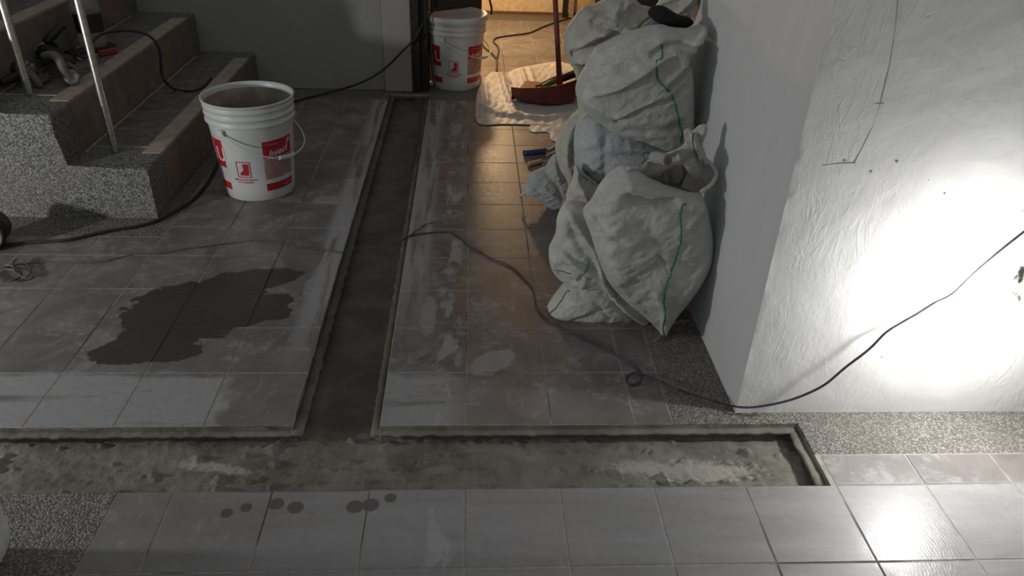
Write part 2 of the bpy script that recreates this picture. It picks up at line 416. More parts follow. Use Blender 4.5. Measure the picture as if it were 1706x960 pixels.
# tiles, each its own object; alike pieces share mesh data
tile_cache = {}
def tile(x0, x1, y0, y1, gap=.0019):
    wx, wy = round(x1-x0-2*gap, 4), round(y1-y0-2*gap, 4)
    if (wx, wy) not in tile_cache:
        bm = nbox(-wx/2, wx/2, -wy/2, wy/2, -.008, 0, bev=.0009)
        bmesh.ops.recalc_face_normals(bm, faces=bm.faces)
        me = bpy.data.meshes.new('tile'); bm.to_mesh(me); bm.free(); me.materials.append(TILE); tile_cache[(wx, wy)] = me
    o = bpy.data.objects.new('tile', tile_cache[(wx, wy)]); COL.objects.link(o); o.parent = floor
    o.location = ((x0+x1)/2, (y0+y1)/2, random.uniform(-.0003, .0003))
    o.rotation_euler = (random.uniform(-.0012, .0012), random.uniform(-.0012, .0012), random.uniform(-.0015, .0015))
T = .2
def rows(y0, y1):
    r = []; y = y0
    while y < y1-1e-6: r.append((y, min(y+T, y1))); y += T
    return r
for (a, b) in rows(.4, 2.8):                       # left terrace
    for i in range(-5, -2): tile(i*T, (i+1)*T, a, b)
for (a, b) in rows(.4, 1.4)[:5]:
    for i in range(-12, -5):
        if b > 1.3: b = 1.325
        tile(i*T, (i+1)*T, a, b)
for (a, b) in rows(.4, 2.8):                       # right terrace
    for i in range(-1, 2): tile(i*T, (i+1)*T, a, b)
    tile(.4, .49, a, b)
for (a, b) in rows(-.4, .2):                       # tiles on the near side of the trench
    for i in range(-3, 9): tile(i*T, (i+1)*T, a, b)
    tile(-.715, -.6, a, b)
for i in range(4, 9): tile(max(i*T, .792), (i+1)*T, .2, .295)
for (a, b) in rows(3.05, 4.62):                    # back room
    for i in range(-2, 7): tile(i*T, (i+1)*T, a, b)

def pstrip(x0, x1, y0, y1, mat, name='terrazzo_strip', z=.0):
    return obj(name, nbox(x0, x1, y0, y1, -.01, z, bev=.0008), mat, floor)
pstrip(.4915, .66, .4, 2.8, PEB)
pstrip(X_E, 2.4, .2965, .45, PEB); pstrip(.6605, X_E-.0005, .4, .45, PEB)
pstrip(-3.0, -.7165, -1.6, .1995, PEB)
pstrip(-3.0, -1.002, 1.3265, 1.46, PEBD); pstrip(-1.07, -1.002, 1.46, 2.8, PEBD)
pstrip(-1.07, X_L, 2.8015, 2.95, PEBD); pstrip(X_R, .66, 2.8015, 3.048, PEBD); pstrip(X_L, X_R, 2.902, 3.048, SUBC)
pstrip(-.6, 2.4, 4.622, 4.84, PEBD)

# ------------------------------------------------------------------ walls
def grid_wall(name, P0, U, V, nu, nv, mat, jitter=None):
    P0, U, V = Vector(P0), Vector(U), Vector(V); vs = []
    for j in range(nv+1):
        for i in range(nu+1):
            p = P0+U*(i/nu)+V*(j/nv)
            if jitter: p = p+jitter(i, j, p)
            vs.append(p)
    fs = [(j*(nu+1)+i, j*(nu+1)+i+1, (j+1)*(nu+1)+i+1, (j+1)*(nu+1)+i) for j in range(nv) for i in range(nu)]
    return vs, fs
wr = empty('wall_right'); tag(wr, kind='structure')
def jit(i, j, p):
    if i == 0:
        k = noise.fractal((0, 0, p.z*22), 1, 2, 4)*.0035
        return Vector((abs(k)*.9, abs(k)*.5, 0))
    a = noise.fractal((p.x*9, 3, p.z*9), 1, 2, 4)
    return Vector((0, a*.0012, 0))
vs, fs = grid_wall('f', (.65, .44, 0), (1.9, 0, 0), (0, 0, 2.6), 240, 330, WALLW, jit)
pyobj('plaster_face', vs, fs, WALLW, wr, True)
vs, fs = grid_wall('s', (.65, .44, 0), (0, 1.30, 0), (0, 0, 2.6), 40, 330, WALLS,
                   lambda i, j, p: (Vector((abs(noise.fractal((0, 0, p.z*22), 1, 2, 4)*.0035)*.9, abs(noise.fractal((0, 0, p.z*22), 1, 2, 4)*.0035)*.5, 0)) if i == 0 else Vector((0, 0, 0))))
pyobj('painted_side', vs, fs, WALLS, wr, True)
obj('wall_core', nbox(.662, 2.55, .452, 1.74, 0, 2.6), WALLS, wr)

SCR = simple('plaster_scratch', (.40, .39, .375), .9)
for pts in (((1497, -5), (1490, 60), (1480, 120), (1467, 172)), ((1467, 172), (1452, 215), (1424, 271)), ((1370, 276), (1395, 273), (1424, 272)), ((1458, 173), (1472, 173))):
    obj('scratch', tube(bmesh.new(), [Yp(a, b, .4398) for a, b in pts], .0006, 5, 6), SCR, wr)
for a, b, r in ((1408, 269, .0032), (1424, 272, .0024), (1495, 270, .0030), (1452, 287, .0026), (1467, 173, .0016), (1574, 323, .0018), (1547, 300, .0016)):
    obj('chip', lathe(bmesh.new(), [(r, 0), (r*.8, .0006), (.0001, .0007)], Yp(a, b, .4398), (0, -1, 0), 7), SCR, wr)
wb = empty('wall_back'); tag(wb, kind='structure')
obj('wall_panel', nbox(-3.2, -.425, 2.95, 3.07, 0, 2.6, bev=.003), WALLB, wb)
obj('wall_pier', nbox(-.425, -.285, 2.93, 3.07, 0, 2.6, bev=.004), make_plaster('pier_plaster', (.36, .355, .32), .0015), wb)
obj('wall_panel', nbox(.745, 2.6, 2.95, 3.07, 0, 2.6), simple('unlit_recess', (.03, .03, .03), .8), wb)  # near-black colour stands in for the darkness beyond the pillar
obj('lintel', nbox(-.285, .745, 2.95, 3.07, 2.15, 2.6), WALLB, wb)
wf = empty('wall_far'); tag(wf, kind='structure')
obj('wall_panel', nbox(-.9, 2.2, 4.84, 4.92, 0, 2.7), WALLY, wf)
obj('skirting_line', nbox(-.9, 2.2, 4.825, 4.84, .0, .018), BROWN, wf)
obj('wall_panel', nbox(-.9, -.82, 3.07, 4.84, 0, 2.7), WALLY, wf)
obj('wall_panel', nbox(1.9, 1.98, 3.07, 4.84, 0, 2.7), WALLY, wf)
ce = tag(obj('ceiling', nbox(-.9, 1.98, 3.07, 4.92, 2.7, 2.78), WALLY), kind='structure')
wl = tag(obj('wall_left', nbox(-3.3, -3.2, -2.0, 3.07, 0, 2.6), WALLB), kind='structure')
dr = empty('door_1'); tag(dr, kind='structure')
bm = nbox(-.283, -.245, 2.915, 3.06, 0, 2.15, bev=.002); box(bm, -.243, -.205, 2.945, 3.08, 0, 2.15, bev=.002); box(bm, -.26, -.225, 2.96, 3.05, 0, 2.15)
obj('frame', bm, DKMET, dr)
obj('frame', nbox(.612, .745, 2.94, 3.08, 0, 2.15, bev=.003), BROWN, dr)
bm = nbox(0, .32, -.02, .02, .01, 2.12, bev=.003); box(bm, .03, .29, -.026, .026, .15, .95); box(bm, .03, .29, -.026, .026, 1.05, 2.0)
bmesh.ops.rotate(bm, verts=bm.verts, cent=(0, 0, 0), matrix=Matrix.Rotation(.62, 3, 'Z'))
bmesh.ops.translate(bm, verts=bm.verts, vec=(-.205, 3.10, 0))
obj('leaf', bm, simple('dark_door', (.022, .021, .02), .5), dr)

# ------------------------------------------------------------------ stairs
st = empty('staircase', (0, 0, 0)); tag(st, 'terrazzo-sided staircase with brown risers and beige nosings climbing to the left', 'stairs')
RX = [-1.06, -1.322, -1.585, -1.85, -2.11]; SZ = [.18, .36, .54, .72, .90]; SY0, SY1 = 1.462, 2.948
prof = [(-2.9, 0), (RX[0], 0)]
for k in range(5):
    prof.append((RX[k], SZ[k])); prof.append((RX[k+1] if k < 4 else -2.9, SZ[k]))
bm = bmesh.new()
f0 = [bm.verts.new((x, SY0, z)) for x, z in prof]; f1 = [bm.verts.new((x, SY1, z)) for x, z in prof]
bm.faces.new(f0); bm.faces.new(f1[::-1]); n_ = len(prof)
for i in range(n_): bm.faces.new((f0[i], f0[(i+1) % n_], f1[(i+1) % n_], f1[i]))
es = [e for e in bm.edges if all(abs(v.co.y-SY0) < 1e-6 for v in e.verts) and min(v.co.z for v in e.verts) > .01 or
      (abs(e.verts[0].co.y-e.verts[1].co.y) > 1 and e.verts[0].co.z > .1 and any(abs(e.verts[0].co.x-r) < 1e-4 and abs(e.verts[0].co.z-s) < 1e-4 for r, s in zip(RX, SZ)))]
bmesh.ops.bevel(bm, geom=es, offset=.010, segments=3, affect='EDGES', profile=.5)
obj('body', bm, TERR, st)
tc = {}
for k in range(5):
    x0 = RX[k+1] if k < 4 else -2.4; z = SZ[k]
    obj('nosing', nbox(RX[k]-.066, RX[k]-.003, 1.60, 2.835, z-.006, z+.0025, bev=.0015), NOSE, st)
    obj('riser_panel', nbox(RX[k]-.004, RX[k]+.003, 1.60, 2.835, z-.172, z-.004, bev=.001), RISER, st)
    obj('tread_grout', nbox(x0+.010, RX[k]-.066, 1.655, 2.836, z-.006, z+.0013), NOSE, st)
    y = 2.835
    while y > 1.70:
        y0 = max(y-.2, 1.66)
        obj('tread_tile', nbox(x0+.012, RX[k]-.069, y0+.0022, y-.0022, z-.006, z+.0022, bev=.0008), TREAD, st); y -= .2
    if k: obj('dirt_line', nbox(RX[k]+.003, RX[k]+.010, 1.60, 2.835, z-.18, z-.176), NOSE, st)
rl = empty('stair_railing', (-1.22, 1.6, .18)); tag(rl, 'brushed steel stair railing with two slim round posts on the stair edge', 'railing')
def relobj(name, bm, mat, parent, smooth=False):
    o = obj(name, bm, mat, parent, smooth); o.matrix_parent_inverse = Matrix.Translation(-Vector(parent.location)); return o
relobj('post', lathe(bmesh.new(), [(.0125, 0), (.0125, .92)], (-1.218, 1.611, .182), n=24), STEEL, rl, False)
relobj('post', lathe(bmesh.new(), [(.0135, 0), (.0135, .92)], (-1.478, 1.661, .362), n=24), STEEL, rl, False)
relobj('handrail', tube(bmesh.new(), [(-1.1, 1.58, 1.02), (-1.218, 1.611, 1.10), (-1.478, 1.661, 1.28), (-2.0, 1.72, 1.64)], .02, 16), STEEL, rl, True)

# ------------------------------------------------------------------ pails
def font_mesh(txt, size, bold=False):
    cu = bpy.data.curves.new('t', 'FONT'); cu.body = txt; cu.size = size; cu.align_x = 'CENTER'; cu.resolution_u = 3
    cu.offset = size*.02 if bold else 0
    o = bpy.data.objects.new('t', cu); COL.objects.link(o); dg = bpy.context.evaluated_depsgraph_get(); dg.update()
    me = bpy.data.meshes.new_from_object(o.evaluated_get(dg)); bpy.data.objects.remove(o); bpy.data.curves.remove(cu)
    vs = [tuple(v.co) for v in me.vertices]; fs = [tuple(p.vertices) for p in me.polygons]; bpy.data.meshes.remove(me)
    return vs, fs
def pail(loc, rot, label, lid=False, name='pail'):
    """rot: direction angle (radians, world) of the middle of the front print"""
    t = empty(name, loc); tag(t, label, 'pail', 'white mortar pails')
    H = .358; R0, R1 = .124, .146
    rad = lambda z: R0+(R1-R0)*z/.30
    pr = [(R0-.004, 0), (R0, .006)]+[(rad(z), z) for z in (.05, .1, .15, .2, .25, .275)]
    pr += [(rad(.28)+.001, .279), (.154, .281), (.154, .287), (.151, .290), (.151, .305), (.1545, .307), (.1545, .312), (.1515, .314), (.152, .330), (.155, .332), (.155, .337), (.152, .339), (.153, .352), (.159, .353), (.159, H), (.153, H)]
    inner = [(.149, .350), (.146, .28), (.118, .012), (.0001, .010)]
    bm = lathe(bmesh.new(), [(0.0001, 0)]+pr+(inner if not lid else [(0.0001, H)]), n=64, cap=False)
    o = obj('bucket_body', bm, PAIL, t, True)
    if not lid:
        obj('mortar_residue', lathe(bmesh.new(), [(.0001, .02), (.1, .022), (.1165, .03), (.1425, .28), (.1462, .338), (.1478, .338)], n=48, cap=False), PAILIN, t, True)
    else:
        obj('lid', lathe(bmesh.new(), [(.161, .338), (.164, .342), (.164, .362), (.158, .367), (.150, .367), (.146, .3645), (.0001, .3655)], n=64, cap=False), PAIL, t, True)
    # handle: wire bail hanging over the front with two ears and a grip
    def cyl(u, z, off=.0008):                      # u: arc length from front middle (to the right as seen from outside)
        r = rad(z)+off; a = rot+u/rad(.15); return Vector((r*math.cos(a), r*math.sin(a), z))
    ea = rot-.52
    for sg in (0, math.pi):
        e = obj('handle_ear', box(bmesh.new(), -.012, .012, -.006, .006, -.012, .010, bev=.002), PAIL, t)
        e.location = (.151*math.cos(ea+sg), .151*math.sin(ea+sg), .262); e.rotation_euler = (0, 0, ea+sg+math.pi/2)
    ev = Vector((math.cos(ea), math.sin(ea), 0)); dv = Vector((-math.sin(ea), math.cos(ea), 0))
    P = []
    for i in range(25):
        q_ = math.pi*i/24; sx = abs(math.sin(q_))**.8
        P.append(tuple(ev*.155*math.copysign(abs(math.cos(q_))**.9, math.cos(q_))+dv*.176*sx+Vector((0, 0, .262-.092*sx))))
    hd = obj('handle', tube(bmesh.new(), P, .0028, 8, 2), PAIL, t, True)
    obj('handle_grip', tube(bmesh.new(), P[9:13], .0075, 10, 4), PAIL, hd, True)
    # prints
    def patch(name, u0, u1, z0, z1, mat, off=.0007, par=None):
        n, m = 14, 8; vs = []; fs = []
        for j in range(m+1):
            for i in range(n+1):
                vs.append(cyl(u0+(u1-u0)*i/n, z0+(z1-z0)*j/m, off))
        for j in range(m):
            for i in range(n): fs.append((j*(n+1)+i, j*(n+1)+i+1, (j+1)*(n+1)+i+1, (j+1)*(n+1)+i))
        return pyobj(name, vs, fs, mat, par or t)
    def word(txt, u, z, size, mat, slant=0, rise=0, off=.0014, bold=True, par=None):
        vs, fs = font_mesh(txt, size, bold)
        return pyobj('lettering', [cyl(u+x+slant*y, z+y+rise*x, off) for x, y, _ in vs], fs, mat, par or t)
    la = patch('label', .055, .175, .165, .228, RED)
    lb = patch('label', .055, .175, .085, .163, PINK); lc = patch('label', .055, .175, .040, .068, RED)
    word('P', .155, .196, .035, PRINTW, .2, par=la); word('Inject', .112, .172, .036, PRINTW, .25, .12, par=la)
    word('O injection', .090, .212, .011, PRINTP, .1, par=la); word('NET 20', .148, .047, .017, PRINTP, .1, par=lc)
    for q in range(4): patch('label_line', .066, .166-.01*q, .145-.017*q, .149-.017*q, PRINTP, .0011, par=lb)
    # other half of the wrap on the far left
    ld = patch('label', -.145, -.088, .125, .228, RED); patch('label', -.145, -.085, .040, .068, RED)
    word('U', -.103, .150, .070, PRINTW, par=ld)
    # boot pictogram in a frame and its caption
    b0, b1, c0, c1 = -.043, .007, .098, .158; tk = .003
    for (p, q, r, s) in ((b0, b1, c0, c0+tk), (b0, b1, c1-tk, c1), (b0, b0+tk, c0, c1), (b1-tk, b1, c0, c1)): patch('pictogram', p, q, r, s, RED)
    boot = [(-.032, .106), (-.003, .106), (-.002, .112), (.0, .150), (-.020, .150), (-.018, .126), (-.026, .120), (-.033, .113)]
    vs = [cyl(u, z, .0016) for u, z in boot]
    pyobj('pictogram', vs, [tuple(range(len(boot)))], RED, t)
    word('KEEP OUT OF REACH', -.018, .086, .0088, RED); word('OF CHILDREN', -.018, .076, .0088, RED)
    return t
pail((-.772, 1.722, 0), math.radians(-88), 'open white plastic mortar pail standing on the left terrace in front of the steps')
pail((-.068, 3.075, 0), math.radians(-86), 'closed white mortar pail with lid standing in the doorway', lid=True)

# ------------------------------------------------------------------ inflated cloth bodies (sacks, sheets)
def resample(poly, n):
    P = [np.array(p, float) for p in poly]; m = len(P); out = []
    for i in range(m):
        a, b, c, d = P[i-1], P[i], P[(i+1) % m], P[(i+2) % m]
        for j in range(8):
            t = j/8; out.append(.5*((2*b)+(c-a)*t+(2*a-5*b+4*c-d)*t*t+(3*b-a-3*c+d)*t**3))
    out = np.array(out); seg = np.linalg.norm(np.roll(out, -1, 0)-out, axis=1); cum = np.r_[0, np.cumsum(seg)]; L = cum[-1]
    q = np.linspace(0, L, n, endpoint=False); idx = np.searchsorted(cum, q, 'right')-1; f = (q-cum[idx])/np.maximum(seg[idx], 1e-9)
    return out[idx]*(1-f)[:, None]+np.roll(out, -1, 0)[idx]*f[:, None]
def dist_poly(A, B, poly):
    best = np.full(A.shape, 9.0)
    for (x0, y0), (x1, y1) in zip(poly, poly[1:]):
        dx, dy = x1-x0, y1-y0; t = np.clip(((A-x0)*dx+(B-y0)*dy)/(dx*dx+dy*dy+1e-12), 0, 1)
        best = np.minimum(best, np.hypot(A-x0-t*dx, B-y0-t*dy))
    return best
class Pillow:
    def __init__(s, outline, center, y0, kz, tf, tb, folds=(), wr=.006, seed=0, N=200, R=48, pw=2.4, q=.55, floorz=.0, ang=.6, horiz=False, maxx=None, mr=9.0):
        s.horiz = horiz; s.y0, s.kz = y0, kz
        toP = s.plane; O = np.array([toP(*p) for p in resample(outline, N)]); c = np.array(toP(*center))
        ks = np.sin(np.linspace(0, 1, R+1)*math.pi/2)
        A = c[0]+np.outer(ks, O[:, 0]-c[0]); B = c[1]+np.outer(ks, O[:, 1]-c[1]); S = np.repeat(ks[:, None], N, 1)
        h = np.maximum(1-S**pw, 0)**q
        ca, sa = math.cos(ang), math.sin(ang); U = A*ca+B*sa; V = -A*sa+B*ca
        fade = np.clip((1-S)/.12, 0, 1)
        def fr(scx, scy, sd, o=3):
            return nz(U*scx, V*scy, 1.0, sd, o)
        ridg = 1-2*np.abs(fr(9, 26, seed+3.1, 3))
        disp = wr*(.85*fr(6, 9, seed+.5)+.95*(ridg-.6)*np.clip(fr(5, 5, seed+8.0)*2.5+.5, 0, 1)+.55*fr(34, 64, seed+5.7))
        for pts, wd, amp in folds:
            d = dist_poly(A, B, [toP(*p) for p in pts])
            disp = disp+amp*np.exp(-(d/wd)**2)
        front = (tf*h+disp*fade)
        back = tb*h+wr*fr(8, 9, seed+17.)*fade
        # edge ruffle
        s.A, s.B, s.F = A, B, front
        def P3(a, b, off):
            if horiz: return np.stack([a, b, np.maximum(y0+off, .0005)], -1)
            y = y0+kz*b+off; x = a if maxx is None else np.minimum(a, maxx); return np.stack([x, y, np.maximum(b, floorz)], -1)
        s.P3 = P3
        if horiz: Fv = P3(A, B, front); Bv = P3(A, B, -back)
        else: Fv = P3(A, B, -front); Bv = P3(A, B, back)
        n = N; vs = list(Fv.reshape(-1, 3))+list(Bv[:-1].reshape(-1, 3)); off = (R+1)*N; fs = []
        for j in range(R):
            for i in range(n):
                i2 = (i+1) % n
                fs.append((j*n+i, j*n+i2, (j+1)*n+i2, (j+1)*n+i))
                b0, b1 = off+j*n+i, off+j*n+i2
                c0, c1 = (off+(j+1)*n+i, off+(j+1)*n+i2) if j < R-1 else (R*n+i, R*n+i2)
                fs.append((b0, c0, c1, b1))
        s.vs, s.fs = vs, fs
    def plane(s, px, py):
        if s.horiz: p = Z(px, py, s.y0); return (p[0], p[1])
        d = ray(px, py); t = (s.y0+s.kz*CAMP[2]-CAMP[1])/(d[1]-s.kz*d[2]); p = CAMP+d*t; return (p[0], p[2])
    def build(s, name, mat, parent=None):
        bm = bmesh.new(); me = bpy.data.meshes.new(name); me.from_pydata([tuple(map(float, v)) for v in s.vs], [], s.fs)
        bm.from_mesh(me); bmesh.ops.remove_doubles(bm, verts=bm.verts, dist=1e-5); bmesh.ops.recalc_face_normals(bm, faces=bm.faces)
        bm.to_mesh(me); bm.free(); return link(name, me, mat, parent, True)
    def on(s, px, py, lift=.0022):
        a, b = s.plane(px, py); k = np.argmin(np.hypot(s.A-a, s.B-b)); f = s.F.ravel()[k]
        for _ in range(2):                         # follow the view ray to the bulged surface
            d = ray(px, py)
            y = s.y0+s.kz*b-f; t = (y-CAMP[1])/d[1]; p = CAMP+d*t; a2, b2 = p[0], p[2]
            k = np.argmin(np.hypot(s.A-a2, s.B-b2)); f = s.F.ravel()[k]; b = b2
        v = s.P3(s.A.ravel()[k], s.B.ravel()[k], -(f+lift)); return Vector(v)
    def seam(s, pts, parent, r=.0021, mat=None, name='green_seam'):
        P = []
        for (x0, y0), (x1, y1) in zip(pts, pts[1:]):
            m = max(2, int(math.hypot(x1-x0, y1-y0)/4))
            P += [s.on(x0+(x1-x0)*i/m, y0+(y1-y0)*i/m) for i in range(m)]
        P.append(s.on(*pts[-1]))
        Q = [P[0]]
        for p in P[1:]:
            if (p-Q[-1]).length > .004: Q.append(p)
        if len(Q) < 3: return
        sm = [Q[0]]+[(Q[i-1]+Q[i]*2+Q[i+1])/4 for i in range(1, len(Q)-1)]+[Q[-1]]
        obj(name, tube(bmesh.new(), sm, r, 6, 1), mat or SEAM, parent, True)
SG = 'woven sacks of rubble against the wall'

# front sack, open at the top
p1 = Pillow([(1045, 277), (1062, 284), (1080, 297), (1098, 305), (1122, 314), (1150, 320), (1166, 322), (1174, 334), (1179, 352), (1187, 392), (1187, 420), (1184, 440),
             (1170, 470), (1148, 501), (1128, 526), (1116, 544), (1107, 556), (1101, 558), (1094, 547), (1070, 524), (1043, 502), (1017, 474), (1002, 445), (993, 420), (984, 390),
             (973, 362), (972, 350), (981, 339), (989, 328), (996, 314), (1006, 300), (1020, 286), (1034, 278)], (1085, 400), .775, .06, .075, .10,
            folds=[([(1042, 318), (1080, 327), (1118, 325)], .011, -.020), ([(1045, 300), (1095, 314), (1150, 330)], .012, .010), ([(1040, 285), (1012, 330), (1012, 400), (1030, 450)], .022, .012),
                   ([(1060, 330), (1075, 380), (1120, 400)], .030, -.014), ([(1145, 372), (1176, 348)], .007, -.013), ([(1140, 360), (1172, 335)], .009, .010), ([(1085, 425), (1135, 425)], .018, -.009), ([(1104, 548), (1100, 500), (1085, 470)], .009, .014),
                   ([(1107, 545), (1125, 490), (1160, 440)], .016, .008), ([(1003, 430), (1040, 480), (1085, 530)], .010, .008), ([(985, 345), (1010, 375), (1030, 385)], .008, -.008), ([(1088, 408), (1098, 420)], .005, -.010)],
            wr=.0065, seed=1, maxx=.646)
s1 = p1.build('rubble_sack', SACK); tag(s1, 'foremost upright woven sack, open mouth full of rubble, green seam down its front', 'sack', SG)
p1.seam([(1135, 326), (1134, 342), (1133, 359), (1135, 376), (1135, 392), (1132, 410), (1127, 426), (1119, 447), (1112, 467), (1107, 490), (1106, 505), (1107, 530), (1104, 553)], s1)
obj('twine_end', tube(bmesh.new(), [Z(1101, 556, .008), Z(1097, 562, .006), Z(1090, 569, .004)], .0018, 6), PIPEM, s1)
# rear lip of its mouth
pf = Pillow([(1066, 289), (1073, 273), (1090, 260), (1113, 254), (1132, 246), (1140, 240), (1142, 228), (1139, 219), (1147, 214), (1154, 217), (1166, 208), (1177, 208), (1178, 219), (1172, 231),
             (1171, 242), (1175, 254), (1178, 267), (1186, 273), (1193, 287), (1190, 299), (1181, 310), (1167, 321), (1140, 316), (1110, 308), (1085, 300)], (1150, 268), .868, .0, .012, .010,
            folds=[([(1153, 217), (1155, 240), (1163, 262)], .006, .014), ([(1172, 212), (1160, 235), (1172, 270)], .007, .012), ([(1163, 225), (1166, 250), (1170, 285)], .005, -.014), ([(1125, 262), (1090, 275)], .012, -.015)],
            wr=.004, seed=5, N=140, R=26, q=.4, maxx=.646)
ml = pf.build('mouth_lip', SACK, s1)
pf.seam([(1153, 219), (1153, 235), (1156, 250), (1162, 262)], ml)
# right cuff that joins front and rear lips
cuff = [Yp(1168, 320, .775), Yp(1184, 308, .79), Yp(1193, 290, .82), Yp(1184, 274, .85), Yp(1172, 262, .865)]
obj('mouth_cuff', tube(bmesh.new(), [(min(p[0], .636), p[1], p[2]) for p in cuff], .0055, 12, 6), SACK, s1, True)
obj('mouth_cuff', tube(bmesh.new(), [Yp(1046, 281, .785), Yp(1062, 280, .81), Yp(1070, 283, .84), Yp(1078, 272, .862)], .0055, 10, 6), SACK, s1, True)
# rubble in the mouth
def core(a, b, r, label):
    a, b = Vector(a), Vector(b); L = (b-a).length
    o = obj('pipe_offcut', lathe(bmesh.new(), [(r, 0), (r*1.02, L*.1), (r, L-.002), (r*.9, L)], a, b-a, 24), PIPEM, None, False)
    tag(o, label, 'pipe offcut', 'mortar-filled pipe offcuts in the sack mouth')
    obj('mortar_plug', lathe(bmesh.new(), [(r*.86, 0), (r*.84, .003), (r*.5, .0035)], b, b-a, 20), STONE, o)
    return o
core(Yp(1088, 262, .845), Yp(1112, 267, .800), .0150, 'mortar-filled pipe offcut lying left in the open mouth of the front sack')
core(Yp(1160, 298, .835), Yp(1149, 270, .800), .0150, 'mortar-filled pipe offcut standing right in the open mouth of the front sack')
def chunk(name, px, py, y, r, sq, seed, label, cat, mat):
    bm = bmesh.new(); bmesh.ops.create_icosphere(bm, subdivisions=2, radius=1)
    for v in bm.verts:
        k = 1+.35*noise.noise(v.co*1.3+Vector((seed, 0, 0))); v.co = Vector((v.co.x*k*sq[0], v.co.y*k*sq[1], v.co.z*k*sq[2]))*r
    bmesh.ops.translate(bm, verts=bm.verts, vec=Yp(px, py, y)); return tag(obj(name, bm, mat), label, cat)
chunk('rubble_lump', 1128, 290, .835, .022, (1.1, .7, 1.3), 2, 'grey mortar lump wedged between the two pipe offcuts', 'rubble', STONE)
chunk('rubble_lump', 1108, 297, .825, .013, (1, .7, 1.2), 5, 'small dark rubble lump under the left pipe offcut in the sack mouth', 'rubble', simple('dark_stone', (.10, .095, .08), .8))
tr = Vector(Yp(1153, 305, .81)); bm = nbox(-.024, .024, -.004, .004, -.020, .018, bev=.0008)
bmesh.ops.rotate(bm, verts=bm.verts, cent=(0, 0, 0), matrix=Matrix.Rotation(.35, 3, 'Y') @ Matrix.Rotation(-.3, 3, 'X')); bmesh.ops.translate(bm, verts=bm.verts, vec=tr)
tag(obj('tile_shard', bm, simple('shard', (.17, .155, .14), .7)), 'broken tile shard leaning inside the front sack mouth at its right', 'tile shard')

# slumped sack underneath, its hem lying on the floor
p2 = Pillow([(943, 338), (934, 350), (928, 366), (926, 388), (921, 402), (915, 414), (915, 434), (921, 452), (932, 454), (945, 455), (955, 461), (956, 469), (948, 478), (934, 491), (920, 506), (909, 526),
             (922, 534), (944, 539), (966, 543), (1000, 546), (1040, 547), (1089, 543), (1125, 525), (1140, 490), (1120, 440), (1060, 390), (1000, 350), (965, 338)], (1005, 462), .895, .10, .085, .10,
            folds=[([(943, 340), (962, 368), (984, 396), (998, 440), (1022, 480), (1060, 512), (1092, 540)], .008, .016), ([(935, 410), (957, 424), (990, 438), (1012, 462)], .007, .017), ([(928, 400), (950, 412), (985, 428)], .009, -.012),
                   ([(962, 474), (985, 466), (1010, 470)], .010, -.016), ([(950, 365), (962, 395), (985, 420)], .013, -.013), ([(1015, 478), (1050, 520)], .010, -.010), ([(985, 480), (1010, 510)], .006, -.006), ([(970, 440), (958, 470)], .006, .010), ([(930, 445), (950, 448)], .006, -.012)],
            wr=.0060, seed=2, q=.5, maxx=.646)
s2 = p2.build('rubble_sack', SACK); tag(s2, 'slumped woven sack lying beneath the front sack, green-stitched hem on the tiles', 'sack', SG)
p2.seam([(948, 479), (938, 488), (928, 499), (918, 511), (910, 524)], s2, .0022)
p2.seam([(917, 447), (926, 450), (938, 450), (950, 456), (958, 466), (968, 458), (976, 446), (982, 436)], s2, .0014)
# folded sack neck between the two stacks
p3 = Pillow([(943, 330), (947, 312), (952, 303), (956, 288), (959, 275), (968, 284), (984, 297), (1001, 309), (1030, 330), (1040, 400), (1000, 430), (960, 400), (946, 360)], (985, 350), 1.055, .0, .045, .06,
            folds=[([(959, 280), (962, 302), (975, 320)], .008, .012), ([(965, 290), (985, 303), (1000, 315)], .007, -.018)], wr=.006, seed=3, N=130, R=28)
tag(p3.build('rubble_sack', SACKY), 'yellowed sack neck sticking up behind the slumped sack, mostly hidden', 'sack', SG)
# middle sack under the big one
p4 = Pillow([(978, 190), (964, 202), (958, 216), (956, 240), (959, 268), (970, 285), (984, 297), (1002, 310), (1040, 335), (1090, 330), (1130, 310), (1148, 275), (1146, 235), (1110, 212), (1060, 195), (1010, 185)], (1050, 262), 1.13, .0, .11, .12,
            folds=[([(990, 200), (975, 235), (985, 285)], .018, .010), ([(1010, 240), (1080, 238), (1120, 245)], .012, -.008), ([(1000, 215), (1000, 290)], .010, -.008), ([(1040, 225), (1110, 240)], .01, .010)], wr=.0060, seed=4, maxx=.646)
s4 = p4.build('rubble_sack', SACKB); tag(s4, 'bulging grey sack squeezed under the big upper sack, behind the front one', 'sack', SG)
p4.seam([(1072, 234), (1072, 250), (1074, 264), (1070, 280)], s4, .0012)
